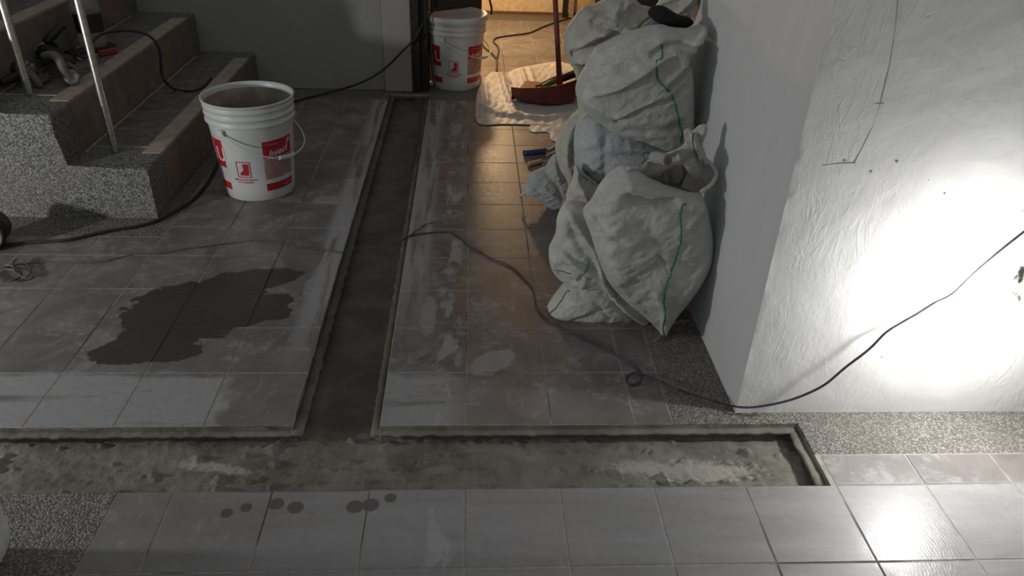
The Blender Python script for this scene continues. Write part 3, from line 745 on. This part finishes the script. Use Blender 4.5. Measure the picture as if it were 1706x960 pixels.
# big upper sack
p5 = Pillow([(992, 82), (984, 96), (977, 109), (968, 124), (961, 140), (959, 152), (963, 168), (974, 182), (987, 195), (1003, 208), (1020, 219), (1045, 228), (1070, 236), (1092, 244), (1112, 250), (1130, 250), (1139, 237), (1153, 214),
             (1155, 180), (1154, 140), (1152, 114), (1147, 101), (1150, 88), (1156, 77), (1157, 71), (1166, 62), (1175, 53), (1176, 44), (1170, 43), (1158, 48), (1138, 48), (1118, 46), (1106, 42), (1090, 43), (1074, 47), (1047, 55), (1022, 65), (1004, 75)], (1068, 150), 1.075, .05, .115, .12,
            folds=[([(982, 140), (1000, 134), (1020, 126), (1050, 108), (1083, 86), (1113, 74)], .010, .024), ([(985, 128), (1010, 117), (1040, 100)], .014, -.016), ([(1000, 150), (1045, 125), (1090, 104)], .014, -.006),
                   ([(1020, 185), (1050, 165), (1075, 155), (1106, 145), (1143, 124)], .008, -.016), ([(1020, 176), (1075, 148), (1104, 137)], .010, .008), ([(1104, 128), (1128, 112), (1146, 101)], .009, -.026), ([(1113, 74), (1128, 92), (1146, 98)], .007, .016),
                   ([(1076, 79), (1097, 67), (1122, 64), (1154, 71)], .007, -.018), ([(1060, 58), (1110, 52), (1172, 46)], .010, .012), ([(1118, 78), (1140, 84)], .014, -.022),
                   ([(1030, 190), (1080, 182), (1130, 176)], .006, .004), ([(1035, 200), (1090, 194), (1135, 192)], .006, -.004), ([(1040, 210), (1100, 206), (1135, 206)], .006, .004), ([(990, 105), (1030, 96)], .008, -.008), ([(965, 150), (990, 170), (1030, 178)], .014, .008)],
            wr=.0062, seed=6, N=230, R=54, q=.5, maxx=.646)
s5 = p5.build('rubble_sack', SACK); tag(s5, 'big swollen woven sack on top of the pile, folded mouth pointing at the wall', 'sack', SG)
p5.seam([(1104, 78), (1098, 90), (1094, 103), (1094, 116), (1095, 128), (1099, 138), (1106, 144), (1114, 150), (1120, 160), (1126, 174), (1129, 188), (1133, 204), (1136, 220), (1134, 236)], s5)
# upper sack behind
p7 = Pillow([(942, 90), (940, 70), (943, 50), (952, 36), (964, 20), (973, 12), (988, 9), (1004, 2), (1020, -8), (1045, -12), (1060, 0), (1070, 9), (1082, 12), (1100, 20), (1130, 42), (1158, 80), (1158, 150), (1100, 165), (1030, 130), (1000, 114), (978, 124), (966, 122), (952, 110)], (1020, 55), 1.40, .0, .10, .12,
            folds=[([(953, 84), (975, 70), (998, 56), (1020, 50)], .010, -.022), ([(958, 68), (985, 50), (1005, 42)], .010, .016), ([(973, 16), (1000, 22), (1030, 34), (1045, 44)], .010, .014), ([(985, 30), (1015, 42)], .010, -.012), ([(1035, 0), (1025, 25)], .010, -.010), ([(960, 100), (985, 82), (1010, 70)], .010, .010)],
            wr=.0085, seed=7, maxx=.646)
s7 = p7.build('rubble_sack', SACKY); tag(s7, 'crumpled pale sack behind the big upper one, beside the dustpan pole', 'sack', SG)
# printed band on it
bp = [Yp(1058, 52, 1.30), Yp(1066, 40, 1.285), Yp(1078, 30, 1.28), Yp(1092, 24, 1.285)]
obj('green_band', tube(bmesh.new(), bp, .0045, 8, 6), simple('olive_green', (.13, .18, .08), .7), s7, True)
obj('green_band', tube(bmesh.new(), [p+np.array([.013, -.006, -.002]) for p in bp], .0035, 8, 6), simple('pale_green', (.25, .33, .23), .7), s7, True)
# pale sack standing below it
p8 = Pillow([(955, 108), (960, 128), (963, 150), (962, 172), (964, 184), (952, 196), (942, 208), (932, 226), (925, 242), (927, 262), (934, 284), (944, 300), (960, 340), (990, 360), (1060, 350), (1130, 320), (1158, 240), (1150, 150), (1060, 112), (985, 112)], (1000, 230), 1.33, .0, .07, .12,
            folds=[([(962, 190), (945, 215), (940, 255), (950, 290)], .010, .014), ([(972, 195), (955, 225), (952, 260)], .008, -.014), ([(930, 250), (950, 262)], .008, -.010)], wr=.0085, seed=8, N=160, R=36, maxx=.646)
tag(p8.build('rubble_sack', SACKY), 'tall pale sack at the left of the pile, below the crumpled one', 'sack', SG)
# small bluish sack, tied, on the floor
p6 = Pillow([(874, 325), (872, 318), (874, 310), (879, 299), (888, 288), (900, 282), (910, 277), (915, 267), (925, 257), (934, 266), (946, 285), (960, 310), (962, 335), (946, 352), (930, 353), (918, 349), (905, 339), (891, 330), (881, 322)], (922, 310), 1.585, .0, .045, .06,
            folds=[([(885, 292), (900, 300), (925, 322)], .007, .006), ([(880, 302), (900, 315)], .006, -.006), ([(905, 282), (925, 300), (935, 325)], .008, -.008), ([(920, 262), (930, 290)], .008, .008)], wr=.006, seed=9, N=130, R=28)
s6 = p6.build('rubble_sack', SACKB); tag(s6, 'small bluish sack with a tied corner lying on the tiles, leftmost of the pile', 'sack', SG)
obj('tied_corner', tube(bmesh.new(), [Yp(880, 316, 1.57), Yp(874, 323, 1.575), Yp(868, 326, 1.585), Yp(866, 329, 1.59), Yp(871, 331, 1.59)], .006, 8, 5, .6), SACKB, s6, True)
# sack in the top corner by the wall
p9 = Pillow([(1090, 18), (1096, 6), (1104, -8), (1118, -20), (1150, -22), (1166, -8), (1160, 6), (1152, 18), (1150, 34), (1130, 34), (1110, 26)], (1128, 6), 1.30, .0, .035, .05,
            folds=[([(1125, 16), (1140, 4), (1150, -10)], .007, .014), ([(1105, 8), (1125, 2)], .007, -.010)], wr=.008, seed=11, N=120, R=26, maxx=.646)
tag(p9.build('rubble_sack', SACKY), 'pale sack in the top corner of the pile against the grey wall', 'sack', SG)
pb = Pillow([(1080, 24), (1082, 15), (1090, 10), (1101, 9), (1112, 13), (1124, 21), (1136, 26), (1146, 28), (1156, 36), (1150, 44), (1136, 47), (1122, 45), (1106, 42), (1092, 36)], (1110, 30), 1.17, .0, .022, .03, wr=.003, seed=12, N=90, R=20, maxx=.64)
tag(pb.build('knee_pad', simple('black_foam', (.006, .006, .006), .85)), 'black foam knee pad lying on top of the sack pile', 'knee pad')
# white sack at the lower left edge of the frame
pw_ = Pillow([(2, 852), (16, 890), (15, 906), (0, 938), (-40, 975), (-200, 990), (-330, 960), (-380, 800), (-330, 640), (-200, 560), (-80, 620), (-25, 740)], (-160, 800), .03, -.12, .38, .045, wr=.005, seed=13, N=120, R=24)
tag(pw_.build('white_sack', make_sack('clean_white_sack', (.62, .62, .62))), 'white sack at the left edge on the near side of the trench', 'sack')

# ------------------------------------------------------------------ sheets, dustpan, tools on the right
psh = Pillow([(793, 200), (793, 170), (797, 148), (806, 134), (820, 120), (840, 122), (862, 114), (882, 110), (925, 103), (945, 106), (975, 112), (990, 150), (985, 190), (950, 212), (915, 209), (880, 208), (840, 207), (806, 208)], (885, 158), .004, 0, .004, .003,
             folds=[([(835, 122), (842, 150), (850, 172)], .012, .016), ([(846, 120), (853, 150), (860, 170)], .010, -.010), ([(868, 114), (876, 140), (884, 160)], .012, .016), ([(880, 112), (890, 140), (898, 156)], .010, .012),
                    ([(800, 178), (830, 192), (860, 196), (910, 200), (965, 190)], .02, .020), ([(808, 140), (812, 175)], .012, .010), ([(852, 176), (862, 200)], .012, .014)], wr=.0042, seed=21, N=150, R=34, horiz=True, q=.2, pw=8, ang=1.4)
tag(psh.build('plastic_sheet', PAPER), 'crumpled white plastic sheet spread on the tiles under the dustpan', 'plastic sheet')
psh2 = Pillow([(884, 209), (886, 220), (914, 221), (920, 234), (950, 236), (985, 225), (990, 195), (950, 196), (910, 202)], (940, 212), .003, 0, .003, .002, wr=.004, seed=22, N=80, R=16, horiz=True, q=.3)
tag(psh2.build('plastic_sheet', PAPER), 'smaller white sheet poking out from beneath the crumpled one', 'plastic sheet')

dp = empty('dustpan', (.40, 2.85, .02)); tag(dp, 'dark red long-handled dustpan resting on the white plastic sheet', 'dustpan')
base = [(.215, 2.80), (.255, 2.755), (.35, 2.715), (.44, 2.715), (.52, 2.76), (.55, 2.85), (.555, 3.02)]
hts = [.055, .065, .082, .095, .110, .112, .105]
vs = []; fs = []
nb = len(base); cxy = Vector((.40, 2.93))
for (x, y), h in zip(base, hts):
    o = (Vector((x, y))-cxy).normalized()*.010
    vs += [(x, y, .022), (x+o.x, y+o.y, .022+h), (x+o.x-o.x*.3, y+o.y-o.y*.3, .022+h), (x-o.x*.3, y-o.y*.3, .026)]
for i in range(nb-1):
    a, b = i*4, (i+1)*4
    fs += [(a, b, b+1, a+1), (a+1, b+1, b+2, a+2), (a+2, b+2, b+3, a+3)]
fs += [(0, 1, 2, 3), ((nb-1)*4, (nb-1)*4+3, (nb-1)*4+2, (nb-1)*4+1)]
k = len(vs); vs += [(.30, 3.08, .022), (.30, 3.08, .026)]
fs += [tuple([i*4 for i in range(nb)]+[k])[::-1], tuple([i*4+3 for i in range(nb)]+[k+1])]
o = pyobj('scoop', vs, fs, DPAN, dp); o.matrix_parent_inverse = Matrix.Translation(-Vector(dp.location))
relobj('lip', nbox(.212, .232, 2.785, 2.80, .017, .030, bev=.002), BLACK, dp)
pa = Vector(Yp(933, 150, 2.84)); pt = Vector(Yp(925, 0, 2.84)); pd = (pt-pa).normalized()
relobj('pole', lathe(bmesh.new(), [(.0165, 0), (.0175, .02), (.0165, .03), (.0125, .2), (.0125, .8)], pa-pd*.03, pd, 16), DPAN, dp, True)
relobj('pole_socket', lathe(bmesh.new(), [(.020, 0), (.019, .05)], pa-pd*.035, pd, 16), DPAN, dp, True)
br = empty('hand_brush', (.45, 2.9, .1)); tag(br, 'green-handled hand brush with orange stripe lying across the dustpan', 'brush')
g0, g1 = Vector(Yp(903, 146, 2.84)), Vector(Yp(932, 132, 2.92)); g2 = Vector(Yp(960, 122, 3.0))
relobj('handle', tube(bmesh.new(), [g0, (g0+g1)/2+Vector((0, 0, .004)), g1], .014, 12, 5), GREEN, br, True)
relobj('stripe', tube(bmesh.new(), [g0+Vector((-.03, .02, -.002)), (g0+g1)/2+Vector((0, .016, .016)), g1+Vector((0, .01, .014)), g2+Vector((0, 0, .01))], .007, 8, 5), ORANGE, br, True)
relobj('bristle_head', tube(bmesh.new(), [g1, g2], .020, 10, 5), BLACK, br, True)

pl = empty('pliers', (.27, 2.11, .01)); tag(pl, 'blue-gripped pliers on the tiles beside the small bluish sack', 'pliers')
a0, a1 = Vector(Z(873, 256, .016)), Vector(Z(909, 252, .016)); a2 = Vector(Z(930, 240, .016))
relobj('grip', tube(bmesh.new(), [a0, (a0+a1)/2, a1], .0145, 12, 4), BLUE, pl, True)
relobj('jaw', tube(bmesh.new(), [a1, Vector(Z(918, 250, .014)), a2], .007, 8, 4), GRMET, pl, True)
relobj('jaw', tube(bmesh.new(), [a1, Vector(Z(916, 258, .012)), Vector(Z(926, 254, .012))], .006, 8, 4), GRMET, pl, True)
pt_ = empty('trowel', (.28, 2.0, .01)); tag(pt_, 'wooden-handled scraper lying just below the blue-gripped pliers', 'scraper')
b0, b1 = Vector(Z(880, 274, .010)), Vector(Z(902, 269, .010))
relobj('handle', tube(bmesh.new(), [b0, (b0+b1)/2, b1], .010, 10, 4), WOOD, pt_, True)
bl = [b1+Vector((0, -.012, 0)), b1+Vector((0, .012, 0)), b1+Vector((.09, .035, -.005)), b1+Vector((.09, -.03, -.005))]
bm = bmesh.new(); q = [bm.verts.new(v) for v in bl]+[bm.verts.new(v+Vector((0, 0, .002))) for v in bl]
for f in ((0, 1, 2, 3), (7, 6, 5, 4), (0, 4, 5, 1), (1, 5, 6, 2), (2, 6, 7, 3), (3, 7, 4, 0)): bm.faces.new([q[i] for i in f])
relobj('blade', bm, DKMET, pt_)

# boards leaning at the far wall
for (x0, x1, y, m, h, lab) in ((.665, .705, 4.74, BLACK, 1.3, 'narrow black board leaning on the far wall of the lit room'), (.712, .745, 4.74, simple('grey_board', (.28, .24, .19), .6), 1.35, 'narrow grey board leaning beside the black one in the lit room'),
                        (.765, .885, 4.70, WOOD, 1.4, 'wide pale wooden board leaning in the lit room behind the sacks')):
    bm = nbox(x0, x1, y, y+.03, .001, h, bev=.002)
    tag(obj('leaning_board', bm, m), lab, 'board', 'boards leaning in the back room')

# ------------------------------------------------------------------ work lamp at the right wall
hl = empty('work_lamp', Yp(1650, 520, .345)); tag(hl, 'hanging work lamp with a mortar-splashed holder and loose wires glaring at the right wall', 'lamp')
em = bpy.data.materials.new('lamp_glow'); em.use_nodes = True
eb = em.node_tree.nodes['Principled BSDF']; eb.inputs['Base Color'].default_value = (1, 1, 1, 1)
eb.inputs['Emission Color'].default_value = (1.0, .995, .98, 1)
RB = .027
LP = Vector(Yp(1664, 520, .335)); LA = (LP-Vector(Yp(1697, 487, .355))).normalized()
eb.inputs['Emission Strength'].default_value = LAMP_POWER/(2*math.pi*math.pi*RB*RB)
pr = [(.015, -.030), (.020, -.020), (RB*.93, -.009), (RB, 0)]+[(RB*math.cos(a), RB*math.sin(a)) for a in [k*math.pi/24 for k in range(1, 12)]]+[(.0001, RB)]
relobj('bulb', lathe(bmesh.new(), pr, LP, LA, 24), em, hl, True)
relobj('bulb_base', lathe(bmesh.new(), [(.012, 0), (.014, .010), (.0155, .022)], LP-LA*.051, LA, 24), PAIL, hl, True)
hb = LP-LA*.050; hp = [hb, hb-LA*.05, Vector(Yp(1712, 455, .33)), Vector(Yp(1722, 430, .33)), Vector(Yp(1738, 400, .33))]
relobj('holder', lathe(bmesh.new(), [(.013, 0), (.017, .01), (.018, .05), (.013, .062)], hp[0], hp[1]-hp[0], 20), PIPEM, hl, True)
relobj('cord', tube(bmesh.new(), [hp[1], hp[2], hp[3], hp[4], hp[4]+Vector((.05, 0, .3)), hp[4]+Vector((.05, 0, 1.0))], .006, 8, 5), PAIL, hl, True)
bm = bmesh.new(); bmesh.ops.create_icosphere(bm, subdivisions=4, radius=1)
for v in bm.verts:
    k_ = 1+.5*noise.fractal(v.co*2.1, 1, 2, 4); v.co = Vector((v.co.x*.017*k_, v.co.y*.014*k_, v.co.z*.030*k_))
bmesh.ops.translate(bm, verts=bm.verts, vec=Yp(1709, 462, .33)); relobj('mortar_splash', bm, PIPEM, hl, True)
for a, b in (((1699, 458), (1682, 473)), ((1700, 474), (1689, 494)), ((1702, 480), (1693, 497))):
    relobj('loose_wire', tube(bmesh.new(), [Yp(*a, .33), Yp((a[0]+b[0])/2-1, (a[1]+b[1])/2, .33), Yp(*b, .33)], .0009, 6), GRMET, hl)

# ------------------------------------------------------------------ cables
def cable(name, pts, r, mat, label, twin=0.0, n=8, k=5):
    P = []
    for p in pts:
        if p[2] == 'z': q = Z(p[0], p[1], p[3])
        elif p[2] == 'y': q = Yp(p[0], p[1], p[3])
        else: q = Xp(p[0], p[1], p[3])
        P.append(Vector(q))
    bm = tube(bmesh.new(), P, r, n, k)
    if twin:
        Q = catmull(P, k); R = []
        for i, q in enumerate(Q):
            t = Q[min(i+1, len(Q)-1)]-Q[max(i-1, 0)]; s = Vector((-t.y, t.x, 0)); s = s.normalized() if s.length > 1e-6 else Vector((1, 0, 0))
            wv = .5+.5*math.sin(i*.17); R.append(q+s*twin*(.9+.4*wv)+Vector((0, 0, .0005)))
        tube(bm, R, r, n, 1)
    return tag(obj(name, bm, mat, None, True), label, 'cable')
f = .003
cable('twin_wire', [(-60, 452, 'z', f), (-10, 449, 'z', f), (20, 443, 'z', f), (53, 438, 'z', f), (105, 435, 'z', f), (158, 437, 'z', f), (197, 430, 'z', f), (225, 423, 'z', f), (260, 423, 'z', f), (316, 414, 'z', f), (369, 407, 'z', f),
                    (422, 401, 'z', f), (457, 403, 'z', f), (492, 410, 'z', f), (545, 417, 'z', f), (568, 421, 'z', f), (586, 416, 'z', .004), (608, 411, 'z', .002), (634, 412, 'z', .001), (654, 407, 'z', .002), (668, 402, 'z', .004), (683, 392, 'z', f),
                    (700, 380, 'z', f), (711, 373, 'z', f), (723, 370, 'z', f), (735, 373, 'z', f)], .0016, WIRE, 'thin dark wire running from the left coil across the channel to the right tiles')
cable('twin_wire', [(668, 403, 'z', .004), (684, 393, 'z', f), (711, 389, 'z', f), (733, 387, 'z', f), (751, 388, 'z', f), (767, 398, 'z', f), (779, 409, 'z', f), (799, 420, 'z', f), (819, 432, 'z', f), (839, 439, 'z', f), (855, 448, 'z', f),
                    (871, 463, 'z', f), (885, 479, 'z', f), (890, 495, 'z', f), (895, 514, 'z', f), (908, 530, 'z', f), (934, 546, 'z', f), (964, 562, 'z', f), (1001, 578, 'z', f), (1031, 595, 'z', f), (1056, 610, 'z', f), (1067, 621, 'z', f),
                    (1069, 629, 'z', .004), (1063, 637, 'z', .004), (1054, 641, 'z', .004), (1045, 635, 'z', .004), (1047, 627, 'z', .004), (1057, 622, 'z', .006), (1070, 624, 'z', .008), (1090, 632, 'z', .008), (1112, 643, 'z', .010), (1138, 653, 'z', .012), (1167, 662, 'z', .015),
                    (1195, 671, 'z', .014), (1215, 676, 'z', .010), (1232, 679, 'y', .432), (1257, 679, 'y', .425), (1299, 672, 'y', .415), (1335, 661, 'y', .410), (1374, 642, 'y', .405), (1409, 613, 'y', .405), (1448, 583, 'y', .41), (1476, 555, 'y', .415), (1501, 539, 'y', .42),
                    (1529, 523, 'y', .42), (1558, 505, 'y', .42), (1586, 491, 'y', .42), (1625, 454, 'y', .415), (1667, 418, 'y', .41), (1706, 387, 'y', .41), (1780, 330, 'y', .41), (1900, 240, 'y', .41)], .0019, NAVY,
      'navy twin cable looping once on the right tiles, then climbing the white wall', .0021)
cable('power_cable', [(-40, 412, 'z', .008), (0, 409, 'z', .008), (52, 404, 'z', .007), (112, 400, 'z', .007), (156, 390, 'z', .007), (195, 382, 'z', .007), (229, 377, 'z', .007), (260, 368, 'z', .007), (286, 355, 'z', .007), (312, 340, 'z', .007), (330, 325, 'z', .007),
                      (349, 300, 'z', .007), (365, 270, 'z', .007), (395, 230, 'z', .007), (440, 195, 'z', .007), (484, 172, 'z', .007), (520, 161, 'z', .007), (560, 151, 'z', .02), (590, 142, 'y', 2.86), (618, 130, 'y', 2.87), (645, 111, 'y', 2.88), (668, 88, 'y', 2.885), (692, 63, 'y', 2.89), (703, 42, 'y', 2.90),
                      (712, 28, 'y', 2.925), (720, 20, 'y', 2.95), (730, 14, 'y', 2.975), (746, 10, 'y', 3.0), (765, 9, 'y', 3.03), (790, -6, 'y', 3.1), (800, -40, 'y', 3.15)], .0055, CABLE, 'thick black cable passing behind the open pail and up onto the lidded pail')
cable('power_cable', [(128, 52, 'y', 1.95), (120, 66, 'y', 1.93), (124, 84, 'y', 1.92), (138, 96, 'y', 1.93), (146, 92, 'y', 1.95), (152, 74, 'y', 2.0), (164, 60, 'y', 2.05), (184, 53, 'y', 2.1), (212, 51, 'y', 2.1), (238, 55, 'y', 2.1), (256, 66, 'y', 2.1), (266, 84, 'y', 2.1), (268, 104, 'y', 2.1), (270, 125, 'y', 2.1), (279, 140, 'y', 2.12),
                      (292, 149, 'z', .187), (312, 152, 'z', .187), (330, 149, 'z', .187), (343, 141, 'z', .187), (352, 130, 'z', .187)], .0052, CABLE, 'black tool cable arching off the second step and dropping onto the first')
cable('floor_cord', [(827, 120, 'z', .004), (828, 108, 'z', .004), (828, 98, 'z', .004), (831, 84, 'z', .004), (828, 76, 'z', .004), (822, 69, 'z', .004), (828, 63, 'z', .004), (854, 59, 'z', .004), (882, 55, 'z', .004), (900, 47, 'z', .004), (921, 39, 'z', .004), (950, 30, 'z', .004)], .006, CABLE, 'black cord winding over the warm-lit tiles of the back room')
cable('floor_cord', [(804, 74, 'z', .004), (808, 80, 'z', .004), (818, 88, 'z', .004), (828, 98, 'z', .006)], .006, CABLE, 'short black cord branching from behind the lidded pail')
cable('floor_cord', [(813, -30, 'y', 3.6), (816, 0, 'y', 3.6), (819, 14, 'y', 3.6), (818, 24, 'y', 3.6)], .006, CABLE, 'black cord hanging down in front of the bright far wall')
# coil at the left edge
def coil():
    bm = bmesh.new()
    for cx, cy, rx, ry, t in ((36, 447, 13, 15, .6), (6, 455, 30, 14, .2), (2, 458, 34, 10, .1)):
        P = []
        for i in range(26):
            a = i/24*2*math.pi; P.append(Z(cx+rx*math.cos(a)-t*ry*math.sin(a)*.6, cy+ry*math.sin(a)*-1, .004+.006*(1+math.sin(a*.5))))
        tube(bm, P, .0026, 7, 3)
    return tag(obj('wire_coil', bm, WIRE, None, True), 'small loose coil of thin wire on the tiles at the left edge', 'wire')
coil()

# ------------------------------------------------------------------ things on the steps
def grinder(loc, rotz, name, label, tilt=0.0, sc=1.0, disc=True):
    t = empty(name, loc); t.rotation_euler = (tilt, 0, rotz); t.scale = (sc,)*3; tag(t, label, 'power tool', 'angle grinders on the second step')
    bm = lathe(bmesh.new(), [(.020, 0), (.027, .01), (.030, .06), (.026, .10), (.022, .16), (.026, .20), (.018, .215)], (0, 0, .03), (1, 0, 0), 20)
    obj('body', bm, BLACK, t, True)
    bm = box(bmesh.new(), -.055, .005, -.026, .026, .006, .056, bev=.010, seg=3); lathe(bm, [(.020, 0), (.016, .012)], (-.030, 0, .056), (0, 0, 1), 16)
    obj('gear_head', bm, GRMET, t, True)
    obj('side_handle', lathe(bmesh.new(), [(.008, 0), (.013, .02), (.016, .05), (.013, .09), (.015, .10)], (-.030, .026, .034), (0, 1, .1), 14), BLACK, t, True)
    bm = bmesh.new(); n = 20; R = .062
    for i in range(n):
        a0, a1 = math.pi*(.5+i/n), math.pi*(.5+(i+1)/n)
        for (r0, z0, r1, z1) in ((.02, .0, R, .0), (R, .0, R, .022)):
            v = [bm.verts.new((-.03+r*math.cos(a), r*math.sin(a), -.006+z)) for r, a, z in ((r0, a0, z0), (r1, a0, z1), (r1, a1, z1), (r0, a1, z0))]; bm.faces.new(v)
    obj('guard', bm, GRMET, t)
    if disc: obj('disc', lathe(bmesh.new(), [(.006, 0), (.057, 0), (.058, .002), (.012, .003), (.012, .008), (.004, .008)], (-.03, 0, -.010), (0, 0, 1), 28), simple('steel_disc', (.22, .24, .28), .35, .7), t)
    obj('switch', nbox(.05, .085, -.034, -.026, .022, .036, bev=.002), GRMET, t)
    return t
q = Z(95, 112, .36)
grinder((q[0]-.02, q[1], .395), math.radians(-42), 'angle_grinder', 'grey-headed angle grinder lying on the second step behind the railing posts', .5)
q = Z(30, 140, .36)
grinder((q[0]+.02, q[1]+.02, .378), math.radians(160), 'angle_grinder', 'dark angle grinder at the far left of the second step, by the left post', -.2, .9)
q = Z(86, 80, .36); bm = lathe(bmesh.new(), [(.010, 0), (.052, 0), (.053, .003), (.02, .004), (.010, .004)], (q[0]+.03, q[1]-.08, .452), (.15, -.25, 1), 30)
o = obj('cutting_disc', bm, simple('bluish_steel', (.22, .25, .31), .4, .6)); tag(o, 'bluish round cutting disc lying on top of the angle grinder', 'disc')
# folded strap / dusty glove draped over the grinder
gl = empty('dusty_hose', (0, 0, 0)); tag(gl, 'dusty grey hose end curled over the angle grinder', 'hose')
def st2(x, y, z): return Vector(Z(x, y, z))
obj('hose', tube(bmesh.new(), [st2(74, 94, .43), st2(88, 92, .45), st2(99, 101, .45), st2(106, 116, .42), st2(117, 128, .39)], .015, 12, 5), simple('dusty_grey', (.17, .165, .14), .8), gl, True)
obj('nozzle', lathe(bmesh.new(), [(.012, 0), (.026, .006), (.027, .02), (.018, .024), (.010, .018)], st2(119, 130, .385), (.5, -.75, .45), 20), GRMET, gl, True)
obj('hose', tube(bmesh.new(), [st2(96, 90, .42), st2(108, 104, .42), st2(122, 112, .41), st2(132, 122, .39)], .009, 10, 5), simple('dusty_grey_2', (.13, .13, .12), .8), gl, True)
q = st2(50, 135, .37)
tag(obj('strap', tube(bmesh.new(), [st2(47, 118, .40), st2(54, 126, .40), st2(62, 136, .385), st2(66, 143, .37)], .012, 10, 5), simple('dusty_strap', (.14, .135, .12), .8), None, True), 'short dusty strap beside the left railing post on the second step', 'strap')
# black case with a red screwdriver-like handle
q0, q1 = st2(120, 98, .372), st2(196, 82, .372); d = (q1-q0); yaw = math.atan2(d.y, d.x)
cs = empty('tool_case', ((q0+q1)/2)); tag(cs, 'long black tool holder with a red bar lying on the second step', 'tool')
cs.rotation_euler = (0, 0, yaw)
L = d.length
obj('body', nbox(-L/2, L/2, -.0, .05, -.010, .022, bev=.004, seg=2), BLACK, cs)
obj('red_bar', nbox(L*.02, L*.42, -.026, -.003, -.010, .014, bev=.005, seg=2), REDT, cs)
obj('metal_bar', nbox(-L*.45, 0, -.026, -.004, -.011, .006, bev=.003), GRMET, cs)
tag(obj('chisel', nbox(-.05, .05, -.009, .009, 0, .006, bev=.002), GRMET), 'small grey metal blade on the second step near the nosing', 'blade')
o = bpy.data.objects['chisel']; q = st2(150, 112, .362); o.location = q; o.rotation_euler = (0, 0, .7)

# bottle standing against the third riser
q = (-1.478, 2.20, .362)
bt = empty('plastic_bottle', q); tag(bt, 'clear plastic bottle with a dark label standing against the third riser', 'bottle')
gm = bpy.data.materials.new('clear_plastic'); gm.use_nodes = True; g_ = gm.node_tree.nodes['Principled BSDF']
g_.inputs['Base Color'].default_value = (.80, .83, .80, 1); g_.inputs['Roughness'].default_value = .12; g_.inputs['Transmission Weight'].default_value = .85; g_.inputs['IOR'].default_value = 1.15
R = .050
obj('bottle_body', lathe(bmesh.new(), [(R*.8, 0), (R, .008), (R, .03), (R*.95, .036), (R, .042), (R, .165), (R*.97, .19), (R*.8, .215), (R*.45, .24), (.014, .25), (.014, .27)], n=28), gm, bt, True)
obj('dark_label', lathe(bmesh.new(), [(R+.0008, .085), (R+.0008, .155)], n=28, cap=False), simple('dark_label', (.012, .013, .014), .4), bt, True)
obj('cap', lathe(bmesh.new(), [(.016, .262), (.016, .28), (.013, .282)], n=20), PAIL, bt, True)
# round-ended motor at the left edge
mo = empty('vacuum_motor', (-1.50, 1.26, .055)); tag(mo, 'round grey-capped motor of a tool lying at the left edge below the stairs', 'power tool')
ax = Vector((.25, -1, .05))
obj('housing', lathe(bmesh.new(), [(.046, 0), (.054, .01), (.054, .09), (.050, .10)], -ax.normalized()*.05, ax, 28), BLACK, mo, True)
obj('end_cap', lathe(bmesh.new(), [(.052, .100), (.050, .106), (.046, .107), (.044, .104), (.0001, .104)], -ax.normalized()*.05, ax, 28, False), simple('grey_cap', (.14, .14, .125), .6, 0, .3, 120), mo, True)
